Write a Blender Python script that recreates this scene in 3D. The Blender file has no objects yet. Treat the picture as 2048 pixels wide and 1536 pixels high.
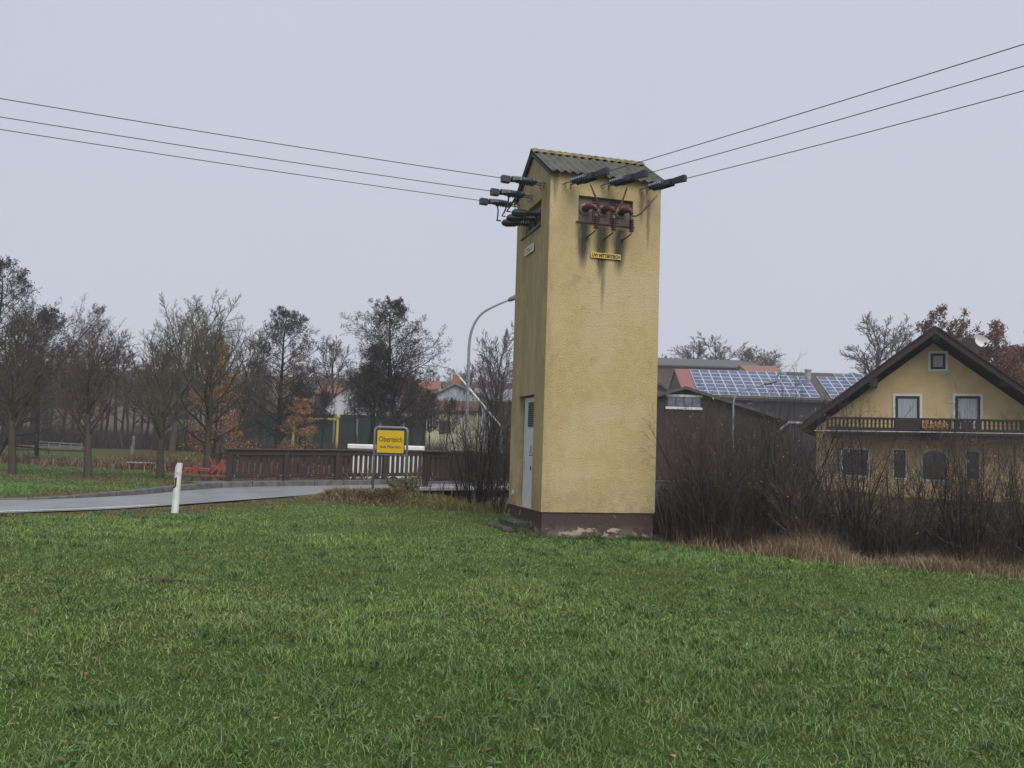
import bpy, math, random
import numpy as np
from mathutils import Vector, Matrix

# ------------------------------------------------------------------ camera, sky, sun, exposure
SC = bpy.context.scene
COL = SC.collection
F_PX, PITCH, ROLL, EYE = 1750.0, 0.0709, 0.0315, 1.65
CAM_R = Vector((math.cos(ROLL), -math.sin(ROLL) * math.sin(PITCH), math.sin(ROLL) * math.cos(PITCH)))
CAM_U = Vector((-math.sin(ROLL), -math.cos(ROLL) * math.sin(PITCH), math.cos(ROLL) * math.cos(PITCH)))
CAM_F = Vector((0, math.cos(PITCH), math.sin(PITCH)))
cam_data = bpy.data.cameras.new('camera')
cam = bpy.data.objects.new('camera', cam_data)
COL.objects.link(cam)
cam.matrix_world = Matrix(((CAM_R.x, CAM_U.x, -CAM_F.x, 0), (CAM_R.y, CAM_U.y, -CAM_F.y, 0),
                           (CAM_R.z, CAM_U.z, -CAM_F.z, EYE), (0, 0, 0, 1)))
cam_data.sensor_width = 36.0
cam_data.lens = 36.0 * F_PX / 2048.0
cam_data.clip_end = 2000.0
cam_data.clip_start = 0.05
SC.camera = cam

SUN_EL, SUN_AZ = math.radians(48), math.radians(152)      # azimuth clockwise from +Y (view direction)
world = bpy.data.worlds.new('World')
SC.world = world
world.use_nodes = True
wn, wl = world.node_tree.nodes, world.node_tree.links
wn.clear()
w_out = wn.new('ShaderNodeOutputWorld')
w_bg = wn.new('ShaderNodeBackground')
w_sky = wn.new('ShaderNodeTexSky')
w_sky.sky_type = 'NISHITA'
w_sky.sun_disc = False
w_sky.sun_elevation = SUN_EL
w_sky.sun_rotation = SUN_AZ
w_sky.dust_density = 6.0
w_mul = wn.new('ShaderNodeMix'); w_mul.data_type = 'RGBA'; w_mul.blend_type = 'MULTIPLY'
w_mul.inputs[0].default_value = 1.0
w_mul.inputs[7].default_value = (0.045, 0.045, 0.045, 1)
w_mix = wn.new('ShaderNodeMix'); w_mix.data_type = 'RGBA'
w_mix.inputs[0].default_value = 0.94                        # the cloud layer hides nearly all of the blue sky
w_tc = wn.new('ShaderNodeTexCoord'); w_no = wn.new('ShaderNodeTexNoise'); w_no.inputs['Scale'].default_value = 2.2; w_no.inputs['Detail'].default_value = 5
wl.new(w_tc.outputs['Generated'], w_no.inputs['Vector'])
w_cl = wn.new('ShaderNodeMix'); w_cl.data_type = 'RGBA'            # slightly uneven cloud layer
w_cl.inputs[6].default_value = (0.380, 0.405, 0.474, 1); w_cl.inputs[7].default_value = (0.420, 0.444, 0.510, 1)
wl.new(w_no.outputs[0], w_cl.inputs[0]); wl.new(w_cl.outputs[2], w_mix.inputs[7])
wl.new(w_sky.outputs[0], w_mul.inputs[6])
wl.new(w_mul.outputs[2], w_mix.inputs[6])
wl.new(w_mix.outputs[2], w_bg.inputs[0])
w_bg.inputs[1].default_value = 0.75
wl.new(w_bg.outputs[0], w_out.inputs[0])

sun_data = bpy.data.lights.new('sun', 'SUN')
sun_data.energy = 1.5
sun_data.angle = math.radians(50)
sun_data.color = (1.0, 0.96, 0.9)
sun = bpy.data.objects.new('sun', sun_data)
COL.objects.link(sun)
sdir = Vector((math.sin(SUN_AZ) * math.cos(SUN_EL), math.cos(SUN_AZ) * math.cos(SUN_EL), math.sin(SUN_EL)))
sun.rotation_euler = sdir.to_track_quat('Z', 'Y').to_euler()

vs = SC.view_settings
vs.view_transform = 'Standard'
vs.look = 'None'
vs.exposure = 1.0
vs.gamma = 1.0
vs.use_curve_mapping = False
SC.cycles.max_bounces = 6
SC.cycles.diffuse_bounces = 3
SC.cycles.glossy_bounces = 3
SC.cycles.transmission_bounces = 3
SC.cycles.volume_bounces = 1
SC.cycles.transparent_max_bounces = 8


def W(px, py, D):
    """Point of the place at depth D metres seen at photograph pixel (px, py)."""
    d = CAM_F + CAM_R * ((px - 1024.0) / F_PX) - CAM_U * ((py - 768.0) / F_PX)
    return Vector((0, 0, EYE)) + d * (D / d.y)


def plane_at(px, py, org, ang):
    """Pixel ray met with the vertical plane through org, direction (cos ang, sin ang): local x and world z."""
    d = CAM_F + CAM_R * ((px - 1024.0) / F_PX) - CAM_U * ((py - 768.0) / F_PX)
    nx, ny = -math.sin(ang), math.cos(ang)
    t = (org[0] * nx + org[1] * ny) / (d.x * nx + d.y * ny)
    x, y, z = d.x * t, d.y * t, EYE + d.z * t
    return ((x - org[0]) * math.cos(ang) + (y - org[1]) * math.sin(ang), z)


# ------------------------------------------------------------------ helpers
def lin(r, g, b):
    f = lambda c: c / 12.92 if c <= 0.04045 else ((c + 0.055) / 1.055) ** 2.4
    return (f(r / 255), f(g / 255), f(b / 255))


class NT:
    def __init__(s, name):
        s.m = bpy.data.materials.new(name)
        s.m.use_nodes = True
        s.n, s.l = s.m.node_tree.nodes, s.m.node_tree.links
        s.p = s.n['Principled BSDF']
        s.tc = s.n.new('ShaderNodeTexCoord')

    def put(s, v, sock):
        if isinstance(v, bpy.types.NodeSocket):
            s.l.new(v, sock)
        elif isinstance(v, (tuple, list)):
            sock.default_value = tuple(v) + ((1,) if len(v) == 3 and sock.type == 'RGBA' else ())
        else:
            sock.default_value = v

    def math(s, op, a, b=0.0, c=None, clamp=False):
        nd = s.n.new('ShaderNodeMath'); nd.operation = op; nd.use_clamp = clamp
        s.put(a, nd.inputs[0]); s.put(b, nd.inputs[1])
        if c is not None: s.put(c, nd.inputs[2])
        return nd.outputs[0]

    def mix(s, f, a, b, mode='MIX'):
        nd = s.n.new('ShaderNodeMix'); nd.data_type = 'RGBA'; nd.blend_type = mode
        s.put(f, nd.inputs[0]); s.put(a, nd.inputs[6]); s.put(b, nd.inputs[7])
        return nd.outputs[2]

    def noise(s, scale, detail=3, rough=0.55, vec=None, stretch=None):
        nd = s.n.new('ShaderNodeTexNoise')
        nd.inputs['Scale'].default_value = scale
        nd.inputs['Detail'].default_value = detail
        nd.inputs['Roughness'].default_value = rough
        v = vec or s.tc.outputs['Object']
        if stretch:
            mp = s.n.new('ShaderNodeMapping'); mp.inputs['Scale'].default_value = stretch
            s.l.new(v, mp.inputs['Vector']); v = mp.outputs[0]
        s.l.new(v, nd.inputs['Vector'])
        return nd.outputs[0]

    def ramp(s, v, a, b, lo=0.0, hi=1.0):
        nd = s.n.new('ShaderNodeMapRange'); nd.interpolation_type = 'SMOOTHSTEP'
        s.put(v, nd.inputs[0])
        for k, x in zip((1, 2, 3, 4), (a, b, lo, hi)): s.put(x, nd.inputs[k])
        return nd.outputs[0]

    def bump(s, h, dist, strength=1.0):
        nd = s.n.new('ShaderNodeBump')
        nd.inputs['Strength'].default_value = strength
        nd.inputs['Distance'].default_value = dist
        s.put(h, nd.inputs['Height'])
        s.l.new(nd.outputs[0], s.p.inputs['Normal'])

    def attr(s, name):
        nd = s.n.new('ShaderNodeAttribute'); nd.attribute_name = name
        return nd

    def xyz(s):
        nd = s.n.new('ShaderNodeSeparateXYZ'); s.l.new(s.tc.outputs['Object'], nd.inputs[0])
        return nd.outputs

    def done(s, col=None, rough=0.7, metal=0.0, spec=None):
        if col is not None: s.put(col, s.p.inputs['Base Color'])
        s.put(rough, s.p.inputs['Roughness'])
        s.p.inputs['Metallic'].default_value = metal
        if spec is not None: s.p.inputs['Specular IOR Level'].default_value = spec
        return s.m


def mat(name, c, rough=0.7, var=0.25, scale=4.0, bump=0.0, bscale=40.0, metal=0.0, c2=None, stretch=None, spec=0.4):
    t = NT(name)
    n = t.noise(scale, 5, 0.6, stretch=stretch)
    c2 = c2 or tuple(x * (1 - var) for x in c)
    col = t.mix(t.ramp(n, 0.35, 0.65), tuple(c), tuple(c2))
    if bump: t.bump(t.noise(bscale, 3, 0.6, stretch=stretch), bump)
    return t.done(col, rough, metal, spec)


def attr_mat(name, rough=0.6, spec=0.25, transl=0.0):
    t = NT(name)
    a = t.attr('Col')
    t.done(a.outputs['Color'], rough, 0, spec)
    return t.m


class MB:
    """Collects faces of one mesh."""
    def __init__(s):
        s.v, s.f, s.m = [], [], []

    def add(s, vs, fs, mi=0):
        o = len(s.v)
        s.v.extend([tuple(q) for q in vs])
        for f in fs:
            s.f.append(tuple(i + o for i in f)); s.m.append(mi)
        return s

    def box(s, x0, x1, y0, y1, z0, z1, mi=0, M=None):
        vs = [(x, y, z) for x in (x0, x1) for y in (y0, y1) for z in (z0, z1)]
        if M is not None: vs = [M @ Vector(q) for q in vs]
        return s.add(vs, [(0, 1, 3, 2), (4, 6, 7, 5), (0, 4, 5, 1), (2, 3, 7, 6), (0, 2, 6, 4), (1, 5, 7, 3)], mi)

    def cbox(s, x0, x1, y0, y1, z0, z1, c=0.01, mi=0, M=None):
        """box with chamfered long edges (octagon section along its longest axis)"""
        d = [x1 - x0, y1 - y0, z1 - z0]
        ax = d.index(max(d))
        o = [i for i in range(3) if i != ax]
        lo, hi = [x0, y0, z0], [x1, y1, z1]
        a0, a1, b0, b1 = lo[o[0]], hi[o[0]], lo[o[1]], hi[o[1]]
        ring = [(a0 + c, b0), (a1 - c, b0), (a1, b0 + c), (a1, b1 - c), (a1 - c, b1), (a0 + c, b1), (a0, b1 - c), (a0, b0 + c)]
        vs = []
        for e in (lo[ax], hi[ax]):
            for a, b in ring:
                p = [0, 0, 0]; p[ax] = e; p[o[0]] = a; p[o[1]] = b
                vs.append(M @ Vector(p) if M is not None else tuple(p))
        fs = [(i, (i + 1) % 8, 8 + (i + 1) % 8, 8 + i) for i in range(8)] + [tuple(range(7, -1, -1)), tuple(range(8, 16))]
        return s.add(vs, fs, mi)

    def tube(s, pts, r, n=6, mi=0, cap=True):
        pts = [Vector(p) for p in pts]
        rs = r if isinstance(r, (list, tuple)) else [r] * len(pts)
        t0 = (pts[1] - pts[0]).normalized()
        a = t0.orthogonal().normalized()
        vs = []
        for i, p in enumerate(pts):
            t = (pts[min(i + 1, len(pts) - 1)] - pts[max(i - 1, 0)])
            t = t.normalized() if t.length > 1e-9 else t0
            a = (a - t * a.dot(t))
            a = a.normalized() if a.length > 1e-6 else t.orthogonal().normalized()
            b = t.cross(a)
            for k in range(n):
                w = 2 * math.pi * k / n
                vs.append(p + (a * math.cos(w) + b * math.sin(w)) * rs[i])
        fs = []
        for i in range(len(pts) - 1):
            for k in range(n):
                k2 = (k + 1) % n
                fs.append((i * n + k, i * n + k2, (i + 1) * n + k2, (i + 1) * n + k))
        if cap:
            fs.append(tuple(range(n - 1, -1, -1)))
            e = (len(pts) - 1) * n
            fs.append(tuple(range(e, e + n)))
        return s.add(vs, fs, mi)

    def lathe(s, p, axis, prof, n=10, mi=0):
        """prof: list of (distance along axis, radius)"""
        ax = Vector(axis).normalized()
        return s.tube([Vector(p) + ax * d for d, _ in prof], [r for _, r in prof], n, mi) if False else s._lathe(Vector(p), ax, prof, n, mi)

    def _lathe(s, p, ax, prof, n, mi):
        a = ax.orthogonal().normalized(); b = ax.cross(a)
        vs = []
        for d, r in prof:
            for k in range(n):
                w = 2 * math.pi * k / n
                vs.append(p + ax * d + (a * math.cos(w) + b * math.sin(w)) * r)
        fs = [(i * n + k, i * n + (k + 1) % n, (i + 1) * n + (k + 1) % n, (i + 1) * n + k) for i in range(len(prof) - 1) for k in range(n)]
        fs += [tuple(range(n - 1, -1, -1)), tuple(range((len(prof) - 1) * n, len(prof) * n))]
        return s.add(vs, fs, mi)

    def prism(s, poly, off, mi=0):
        """poly: 3-D points of one face, off: extrusion vector"""
        off = Vector(off); n = len(poly)
        vs = [Vector(p) for p in poly] + [Vector(p) + off for p in poly]
        fs = [tuple(range(n)), tuple(range(2 * n - 1, n - 1, -1))] + [(i, n + i, n + (i + 1) % n, (i + 1) % n) for i in range(n)]
        return s.add(vs, fs, mi)

    def quad(s, *p, mi=0):
        return s.add(p, [tuple(range(len(p)))], mi)

    def mesh(s, name, mats, smooth=False):
        me = bpy.data.meshes.new(name)
        me.from_pydata(s.v, [], s.f)
        for m in (mats if isinstance(mats, (list, tuple)) else [mats]): me.materials.append(m)
        if len(me.materials) > 1: me.polygons.foreach_set('material_index', s.m)
        if smooth: me.polygons.foreach_set('use_smooth', [True] * len(me.polygons))
        me.update()
        return me

    def build(s, name, mats, parent=None, smooth=False, fix=False):
        me = s.mesh(name, mats, smooth)
        if fix:
            import bmesh
            bm = bmesh.new(); bm.from_mesh(me); bmesh.ops.recalc_face_normals(bm, faces=bm.faces); bm.to_mesh(me); bm.free()
        return obj(name, me, parent)


def obj(name, me, parent=None, loc=None, rz=None):
    o = bpy.data.objects.new(name, me)
    COL.objects.link(o)
    if parent: o.parent = parent
    if loc is not None: o.location = loc
    if rz is not None: o.rotation_euler = (0, 0, rz)
    return o


def thing(name, label, cat, loc=(0, 0, 0), rz=0.0, group=None):
    o = obj(name, None, None, loc, rz)
    o.empty_display_size = 0.2
    return tag(o, label, cat, group)


def tag(o, label, cat=None, group=None, kind=None):
    o['label'] = label
    if cat: o['category'] = cat
    if group: o['group'] = group
    if kind: o['kind'] = kind
    return o


def struct(o, kind='structure', label=None):
    o['kind'] = kind
    if label: o['label'] = label
    return o


def raw_mesh(name, verts, tris, mats, cols=None, smooth=False):
    """fast mesh from numpy arrays of triangles; cols: per-vertex RGB stored as attribute Col"""
    me = bpy.data.meshes.new(name)
    nv, nf = len(verts), len(tris)
    me.vertices.add(nv); me.loops.add(nf * 3); me.polygons.add(nf)
    me.vertices.foreach_set('co', np.ascontiguousarray(verts, np.float32).ravel())
    me.loops.foreach_set('vertex_index', np.ascontiguousarray(tris, np.int32).ravel())
    me.polygons.foreach_set('loop_start', np.arange(nf, dtype=np.int32) * 3)
    me.polygons.foreach_set('loop_total', np.full(nf, 3, np.int32))
    for m in (mats if isinstance(mats, (list, tuple)) else [mats]): me.materials.append(m)
    if cols is not None:
        at = me.color_attributes.new('Col', 'FLOAT_COLOR', 'POINT')
        at.data.foreach_set('color', np.concatenate([cols, np.ones((nv, 1))], 1).astype(np.float32).ravel())
    me.update(calc_edges=True)
    if smooth: me.polygons.foreach_set('use_smooth', np.ones(nf, bool))
    return me


def text_part(body, size, name, material, parent, M, sx=1.0, extrude=0.002, bold=0.0, fit=None):
    cu = bpy.data.curves.new(name, 'FONT')
    cu.body = body; cu.size = size; cu.align_x = 'CENTER'; cu.align_y = 'CENTER'
    cu.extrude = extrude; cu.offset = bold
    cu.resolution_u = 3
    tmp = bpy.data.objects.new('tmp_text', cu)
    COL.objects.link(tmp)
    bpy.context.view_layer.update()
    me = bpy.data.meshes.new_from_object(tmp.evaluated_get(bpy.context.evaluated_depsgraph_get()))
    bpy.data.objects.remove(tmp)
    me.name = name
    if fit:
        co = np.empty(len(me.vertices) * 3); me.vertices.foreach_get('co', co); co = co.reshape(-1, 3)
        lo, hi = co.min(0), co.max(0)
        me.transform(Matrix.Diagonal((fit[0] / (hi[0] - lo[0]), fit[1] / (hi[1] - lo[1]), 1, 1)) @ Matrix.Translation((-(lo[0] + hi[0]) / 2, -(lo[1] + hi[1]) / 2, 0)))
        sx = 1.0
    me.transform(M @ Matrix.Diagonal((sx, 1, 1, 1)))
    me.materials.clear(); me.materials.append(material)
    return obj(name, me, parent)


def smooth(a, b, x):
    t = np.clip((np.asarray(x, float) - a) / (b - a), 0, 1)
    return t * t * (3 - 2 * t)


rng = np.random.default_rng(7)


def vnoise(x, y, s, seed=0):
    """cheap smooth value noise in [0,1]"""
    x = np.asarray(x, float) / s; y = np.asarray(y, float) / s
    xi, yi = np.floor(x).astype(np.int64), np.floor(y).astype(np.int64)
    fx, fy = x - xi, y - yi
    fx, fy = fx * fx * (3 - 2 * fx), fy * fy * (3 - 2 * fy)
    def h(a, b):
        n = (a * 374761393 + b * 668265263 + seed * 974711) & 0x7fffffff
        n = ((n ^ (n >> 13)) * 1274126177) & 0x7fffffff
        return ((n ^ (n >> 16)) & 0xffff) / 65535.0
    return (h(xi, yi) * (1 - fx) + h(xi + 1, yi) * fx) * (1 - fy) + (h(xi, yi + 1) * (1 - fx) + h(xi + 1, yi + 1) * fx) * fy


# ------------------------------------------------------------------ terrain
ROAD = [((-24, 10), (-20, 6), .08), ((-16.5, 15), (-13, 12), .10), ((-11.4, 18.9), (-9.5, 16.0), .13),
        ((-9.9, 20.2), (-8.0, 17.5), .15), ((-9.0, 21.8), (-7.1, 18.8), .18), ((-8.6, 23.4), (-6.3, 20.4), .20),
        ((-7.9, 25.1), (-5.3, 22.4), .23), ((-5.3, 27.4), (-4.1, 24.2), .27), ((-2.5, 29.7), (-2.7, 25.5), .30),
        ((2.5, 33.6), (2.3, 29.4), .30), ((12, 41), (12.5, 37), .2), ((30, 55), (30.5, 51), .1)]


def catmull(P, n=8):
    P = np.array(P, float); out = []
    Q = np.vstack([2 * P[0] - P[1], P, 2 * P[-1] - P[-2]])
    for i in range(1, len(Q) - 2):
        for t in np.linspace(0, 1, n, endpoint=False):
            a, b, c, d = Q[i - 1], Q[i], Q[i + 1], Q[i + 2]
            out.append(.5 * (2 * b + (c - a) * t + (2 * a - 5 * b + 4 * c - d) * t * t + (3 * b - a - 3 * c + d) * t ** 3))
    out.append(P[-1])
    return np.array(out)


R_FAR = catmull([(f[0], f[1], z) for f, n, z in ROAD])
R_NEAR = catmull([(n[0], n[1], z) for f, n, z in ROAD])
R_MID = (R_FAR + R_NEAR) / 2
R_HW = np.linalg.norm((R_FAR - R_NEAR)[:, :2], axis=1) / 2
STREAM = catmull([(-90, 64, 0), (-45, 50, 0), (-20, 45.5, 0), (-11, 41, 0), (-6, 34, 0), (-1.6, 28.2, 0), (1.2, 25.2, 0), (6, 23.8, 0), (14, 23, 0), (45, 22, 0)], 6)


def seg_dist(x, y, P):
    """distance to polyline and interpolation index"""
    x = np.asarray(x, float); y = np.asarray(y, float)
    best = np.full(x.shape, 1e9); idx = np.zeros(x.shape)
    for i in range(len(P) - 1):
        a, b = P[i, :2], P[i + 1, :2]
        d = b - a; L = d @ d
        t = np.clip(((x - a[0]) * d[0] + (y - a[1]) * d[1]) / L, 0, 1)
        e = np.hypot(x - a[0] - t * d[0], y - a[1] - t * d[1])
        k = e < best
        best = np.where(k, e, best); idx = np.where(k, i + t, idx)
    return best, idx


def ground(x, y):
    x = np.asarray(x, float); y = np.asarray(y, float)
    z = np.where(x < 0, -.018 * x, -.03 * x)
    z = np.clip(z, -.38, .3) * (1 - smooth(22, 32, y))
    z = z + (vnoise(x, y, 2.3, 1) - .5) * .05 + (vnoise(x, y, .7, 2) - .5) * .02
    rd, ri = seg_dist(x, y, R_MID)
    k = np.arange(len(R_MID))
    rz = np.interp(ri, k, R_MID[:, 2]); hw = np.interp(ri, k, R_HW)
    w = 1 - smooth(0.15, 2.2, rd - hw)
    z = z * (1 - w) + (rz - .014) * w + w * (vnoise(x, y, .45, 3) - .5) * .03
    z = z - .09 * (1 - smooth(-.7, -.12, rd - hw))                # under the carriageway
    z = z + .26 * np.exp(-((x + 2.9) / 1.5) ** 2 - ((y - 23.0) / .8) ** 2)
    sd, _ = seg_dist(x, y, STREAM)
    z = z - 1.15 * (1 - smooth(.7, 2.3, sd))
    z = z + .5 * smooth(52, 80, y) * (x < 6) * 1.0
    z = z + smooth(72, 135, y) * smooth(2, 30, x) * 7.5
    z = z + smooth(120, 330, y) * 24
    return z


def gz(x, y):
    return float(ground(np.array([x]), np.array([y]))[0])


def dryness(x, y):
    """0 fresh meadow .. 1 straw-coloured verge"""
    rd, ri = seg_dist(x, y, R_MID)
    hw = np.interp(ri, np.arange(len(R_MID)), R_HW)
    e = rd - hw + (vnoise(x, y, .8, 5) - .5) * 1.2 + (vnoise(x, y, 2.5, 15) - .5) * 1.0
    d = (1 - smooth(.4, 1.9, e)) * .85
    d = np.maximum(d, .8 * np.exp(-((x + 3) / 2.6) ** 2 - ((y - 23.2) / 1.3) ** 2))
    hedge = hedge_front(x)
    d = np.maximum(d, smooth(-.55, .15, y - hedge + (vnoise(x, y, .6, 6) - .5) * .5) * (x > 2.9))
    far = smooth(24, 28, y) * (x < -4)
    d = np.maximum(d, far * smooth(.5, .72, vnoise(x, y, 3.0, 9) * .55 + vnoise(x, y, .9, 10) * .45))
    band = np.exp(-((y - (31.5 + .1 * x * 0)) / 1.6) ** 2) * (x < -6) * .85
    return np.clip(np.maximum(d, band * (.6 + .6 * vnoise(x, y, 1.2, 12))), 0, 1)


def hedge_front(x):
    return np.interp(x, [2.6, 4.3, 7.6, 9.0, 14], [16.9, 16.0, 15.0, 14.6, 13.2])


def axis(pts):
    out = []
    for (a, b, st) in pts:
        out += list(np.arange(a, b - 1e-6, st))
    return np.array(out + [pts[-1][1]])


gx = axis([(-420, -120, 30), (-120, -40, 6), (-40, -16, 1.2), (-16, 12, .3), (12, 40, 1.2), (40, 120, 6), (120, 420, 30)])
gy = axis([(-60, -4, 4), (-4, 14, .5), (14, 36, .3), (36, 60, 1.0), (60, 140, 4), (140, 520, 20)])
GX, GY = np.meshgrid(gx, gy)
GZ = ground(GX.ravel(), GY.ravel())
nx, ny = len(gx), len(gy)
ii = (np.arange(ny - 1)[:, None] * nx + np.arange(nx - 1)[None, :]).ravel()
tris = np.concatenate([np.stack([ii, ii + 1, ii + nx + 1], 1), np.stack([ii, ii + nx + 1, ii + nx], 1)])
gv = np.stack([GX.ravel(), GY.ravel(), GZ], 1)
dr = dryness(gv[:, 0], gv[:, 1])
sd, _ = seg_dist(gv[:, 0], gv[:, 1], STREAM)
sb = np.maximum(1 - smooth(1.2, 3.2, sd), smooth(66, 71, gv[:, 1]) * (gv[:, 0] < 8))
sb = np.maximum(sb, smooth(110, 150, gv[:, 1]))
soil = np.stack([dr, sb, np.zeros_like(dr)], 1)

t = NT('meadow_soil')
a = t.attr('Col')
sp = t.n.new('ShaderNodeSeparateColor'); t.l.new(a.outputs['Color'], sp.inputs[0])
n1, n2 = t.noise(.9, 6, .65), t.noise(9, 5, .7)
green = t.mix(t.ramp(n2, .3, .7), (.072, .120, .026), (.050, .084, .020))
green = t.mix(t.math('MULTIPLY', t.ramp(n1, .5, .75), .5), green, (.085, .098, .032))
straw = t.mix(t.ramp(n2, .3, .7), (.125, .095, .045), (.07, .05, .028))
c = t.mix(sp.outputs[0], green, straw)
c = t.mix(sp.outputs[1], c, t.mix(t.ramp(n2, .35, .65), (.045, .032, .024), (.10, .07, .045)))
t.bump(t.noise(25, 5, .7), .05)
GROUND_MAT = t.done(c, .9, 0, .1)
struct(obj('meadow_ground', raw_mesh('meadow_ground', gv, tris, GROUND_MAT, soil, True)), label='gently sloping green meadow ground with straw coloured verges')

# ------------------------------------------------------------------ road, kerb, footway, stream, bridge
t = NT('wet_asphalt')
n = t.noise(1.2, 5, .6, stretch=(1, 1, 1))
wet = t.ramp(n, .38, .62)
c = t.mix(wet, (.19, .19, .198), (.155, .156, .163))
c = t.mix(t.math('MULTIPLY', t.noise(220, 2, .7), .5), c, (.19, .19, .195))
c = t.mix(t.math('MULTIPLY', t.ramp(t.noise(.5, 6, .7), .52, .60), .45), c, (.075, .075, .08))
c = t.mix(t.math('MULTIPLY', t.ramp(t.noise(6, 6, .75), .62, .70), .5), c, (.10, .085, .065))
t.bump(t.noise(60, 3, .7), .0012, .3)
ASPHALT = t.done(c, t.ramp(n, .35, .65, .52, .40), 0, 1.0)
ASPHALT.node_tree.nodes['Principled BSDF'].inputs['IOR'].default_value = 1.7
mb = MB()
NC = 9
rows = []
for i in range(len(R_FAR)):
    row = []
    for k in range(NC):
        u = k / (NC - 1)
        p = R_NEAR[i] * (1 - u) + R_FAR[i] * u
        row.append((p[0], p[1], p[2] + .02 * (1 - (2 * u - 1) ** 2)))
    rows.append(row)
mb.add([p for r in rows for p in r], [(i * NC + k, i * NC + k + 1, (i + 1) * NC + k + 1, (i + 1) * NC + k) for i in range(len(rows) - 1) for k in range(NC - 1)])
struct(mb.build('road', ASPHALT, smooth=True), label='narrow wet grey asphalt road leading to the bridge')

PAINT = mat('road_paint', (.62, .62, .62), .5, .3, 9, bump=.002, bscale=80)
mb = MB()
for i in range(0, 30):
    def pt(i, o, dz=.006):
        a, b = R_NEAR[i], R_FAR[i]; L = np.linalg.norm((b - a)[:2]); u = o / L
        p = a * (1 - u) + b * u
        return (p[0], p[1], p[2] + .02 * (1 - (2 * u - 1) ** 2) + dz)
    mb.quad(pt(i, .18), pt(i + 1, .18), pt(i + 1, .31), pt(i, .31))
struct(mb.build('road_edge_line', PAINT), label='worn white edge line on the near side of the road')

CONCRETE = mat('grey_concrete', (.135, .13, .125), .75, .45, 5, bump=.004, bscale=60)
CONC_WET = mat('pale_wet_concrete', (.40, .41, .43), .3, .3, 6, bump=.003, bscale=50, spec=.6)
kerb = obj('kerb', None); struct(kerb, label='row of grey kerb stones along the far edge of the road')
far_path = R_FAR[16:80]
seg = np.r_[0, np.cumsum(np.linalg.norm(np.diff(far_path[:, :2], axis=0), axis=1))]
S = 0.0
while S < min(seg[-1] - 1.2, 22):
    pa = [np.interp(S + .012, seg, far_path[:, k]) for k in range(3)]
    pb = [np.interp(S + .988, seg, far_path[:, k]) for k in range(3)]
    d = Vector((pb[0] - pa[0], pb[1] - pa[1], 0)); L = d.length; d.normalize()
    M = Matrix.Translation((pa[0], pa[1], pa[2])) @ Matrix.Rotation(math.atan2(d.y, d.x), 4, 'Z') @ Matrix(((1, 0, 0, 0), (0, 1, 0, 0), ((pb[2] - pa[2]) / L + .13 * float(smooth(0, 5, S + 1) - smooth(0, 5, S)), 0, 1, 0), (0, 0, 0, 1)))
    hgt = .02 + .13 * float(smooth(0, 5, S)) + random.Random(int(S)).uniform(-.004, .004)
    MB().cbox(0, L, 0, .16, -.25, hgt, .015, M=M).build('kerb_stone', CONCRETE, kerb)
    S += 1.0
# footway behind the kerb
mb = MB()
pr = []
for i in range(46, 80):
    p = R_FAR[i]; q = R_FAR[min(i + 1, len(R_FAR) - 1)] - R_FAR[i - 1]; q = q[:2] / np.linalg.norm(q[:2]); nrm = np.array([-q[1], q[0]])
    a = p[:2] + nrm * .16; b = p[:2] + nrm * 1.15
    pr.append(((a[0], a[1], p[2] + .115), (b[0], b[1], p[2] + .125)))
for i in range(len(pr) - 1): mb.quad(pr[i][0], pr[i + 1][0], pr[i + 1][1], pr[i][1])
struct(mb.build('footway', CONCRETE, smooth=True), label='narrow concrete footway in front of the far bridge railing')

t = NT('stream_water')
t.bump(t.noise(3, 3, .6), .02, .4)
WATER = t.done((.02, .018, .014), .06, 0, .6)
mb = MB()
pl = []
for i in range(len(STREAM)):
    d = STREAM[min(i + 1, len(STREAM) - 1)] - STREAM[max(i - 1, 0)]; d = d[:2] / np.linalg.norm(d[:2])
    nrm = np.array([-d[1], d[0]]) * 1.9
    p = STREAM[i, :2]
    zz = -.68
    pl.append(((p[0] - nrm[0], p[1] - nrm[1], zz), (p[0] + nrm[0], p[1] + nrm[1], zz)))
for i in range(len(pl) - 1): mb.quad(pl[i][0], pl[i + 1][0], pl[i + 1][1], pl[i][1])
struct(mb.build('stream_water', WATER), label='dark brown stream passing under the road bridge')

DW = NT('dark_brown_wood')
g = DW.noise(6, 5, .65, stretch=(4, 4, 22))
c = DW.mix(DW.ramp(g, .3, .7), (.028, .0175, .0165), (.050, .032, .030))
c = DW.mix(DW.math('MULTIPLY', DW.ramp(DW.noise(2.0, 4, .6), .55, .75), .5), c, (.075, .055, .045))
DW.bump(g, .003)
DW = DW.done(c, .45, 0, .5)
STEEL = mat('galvanised_steel', (.50, .52, .55), .42, .25, 12, metal=.35, bump=.0005, bscale=60)


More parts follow.
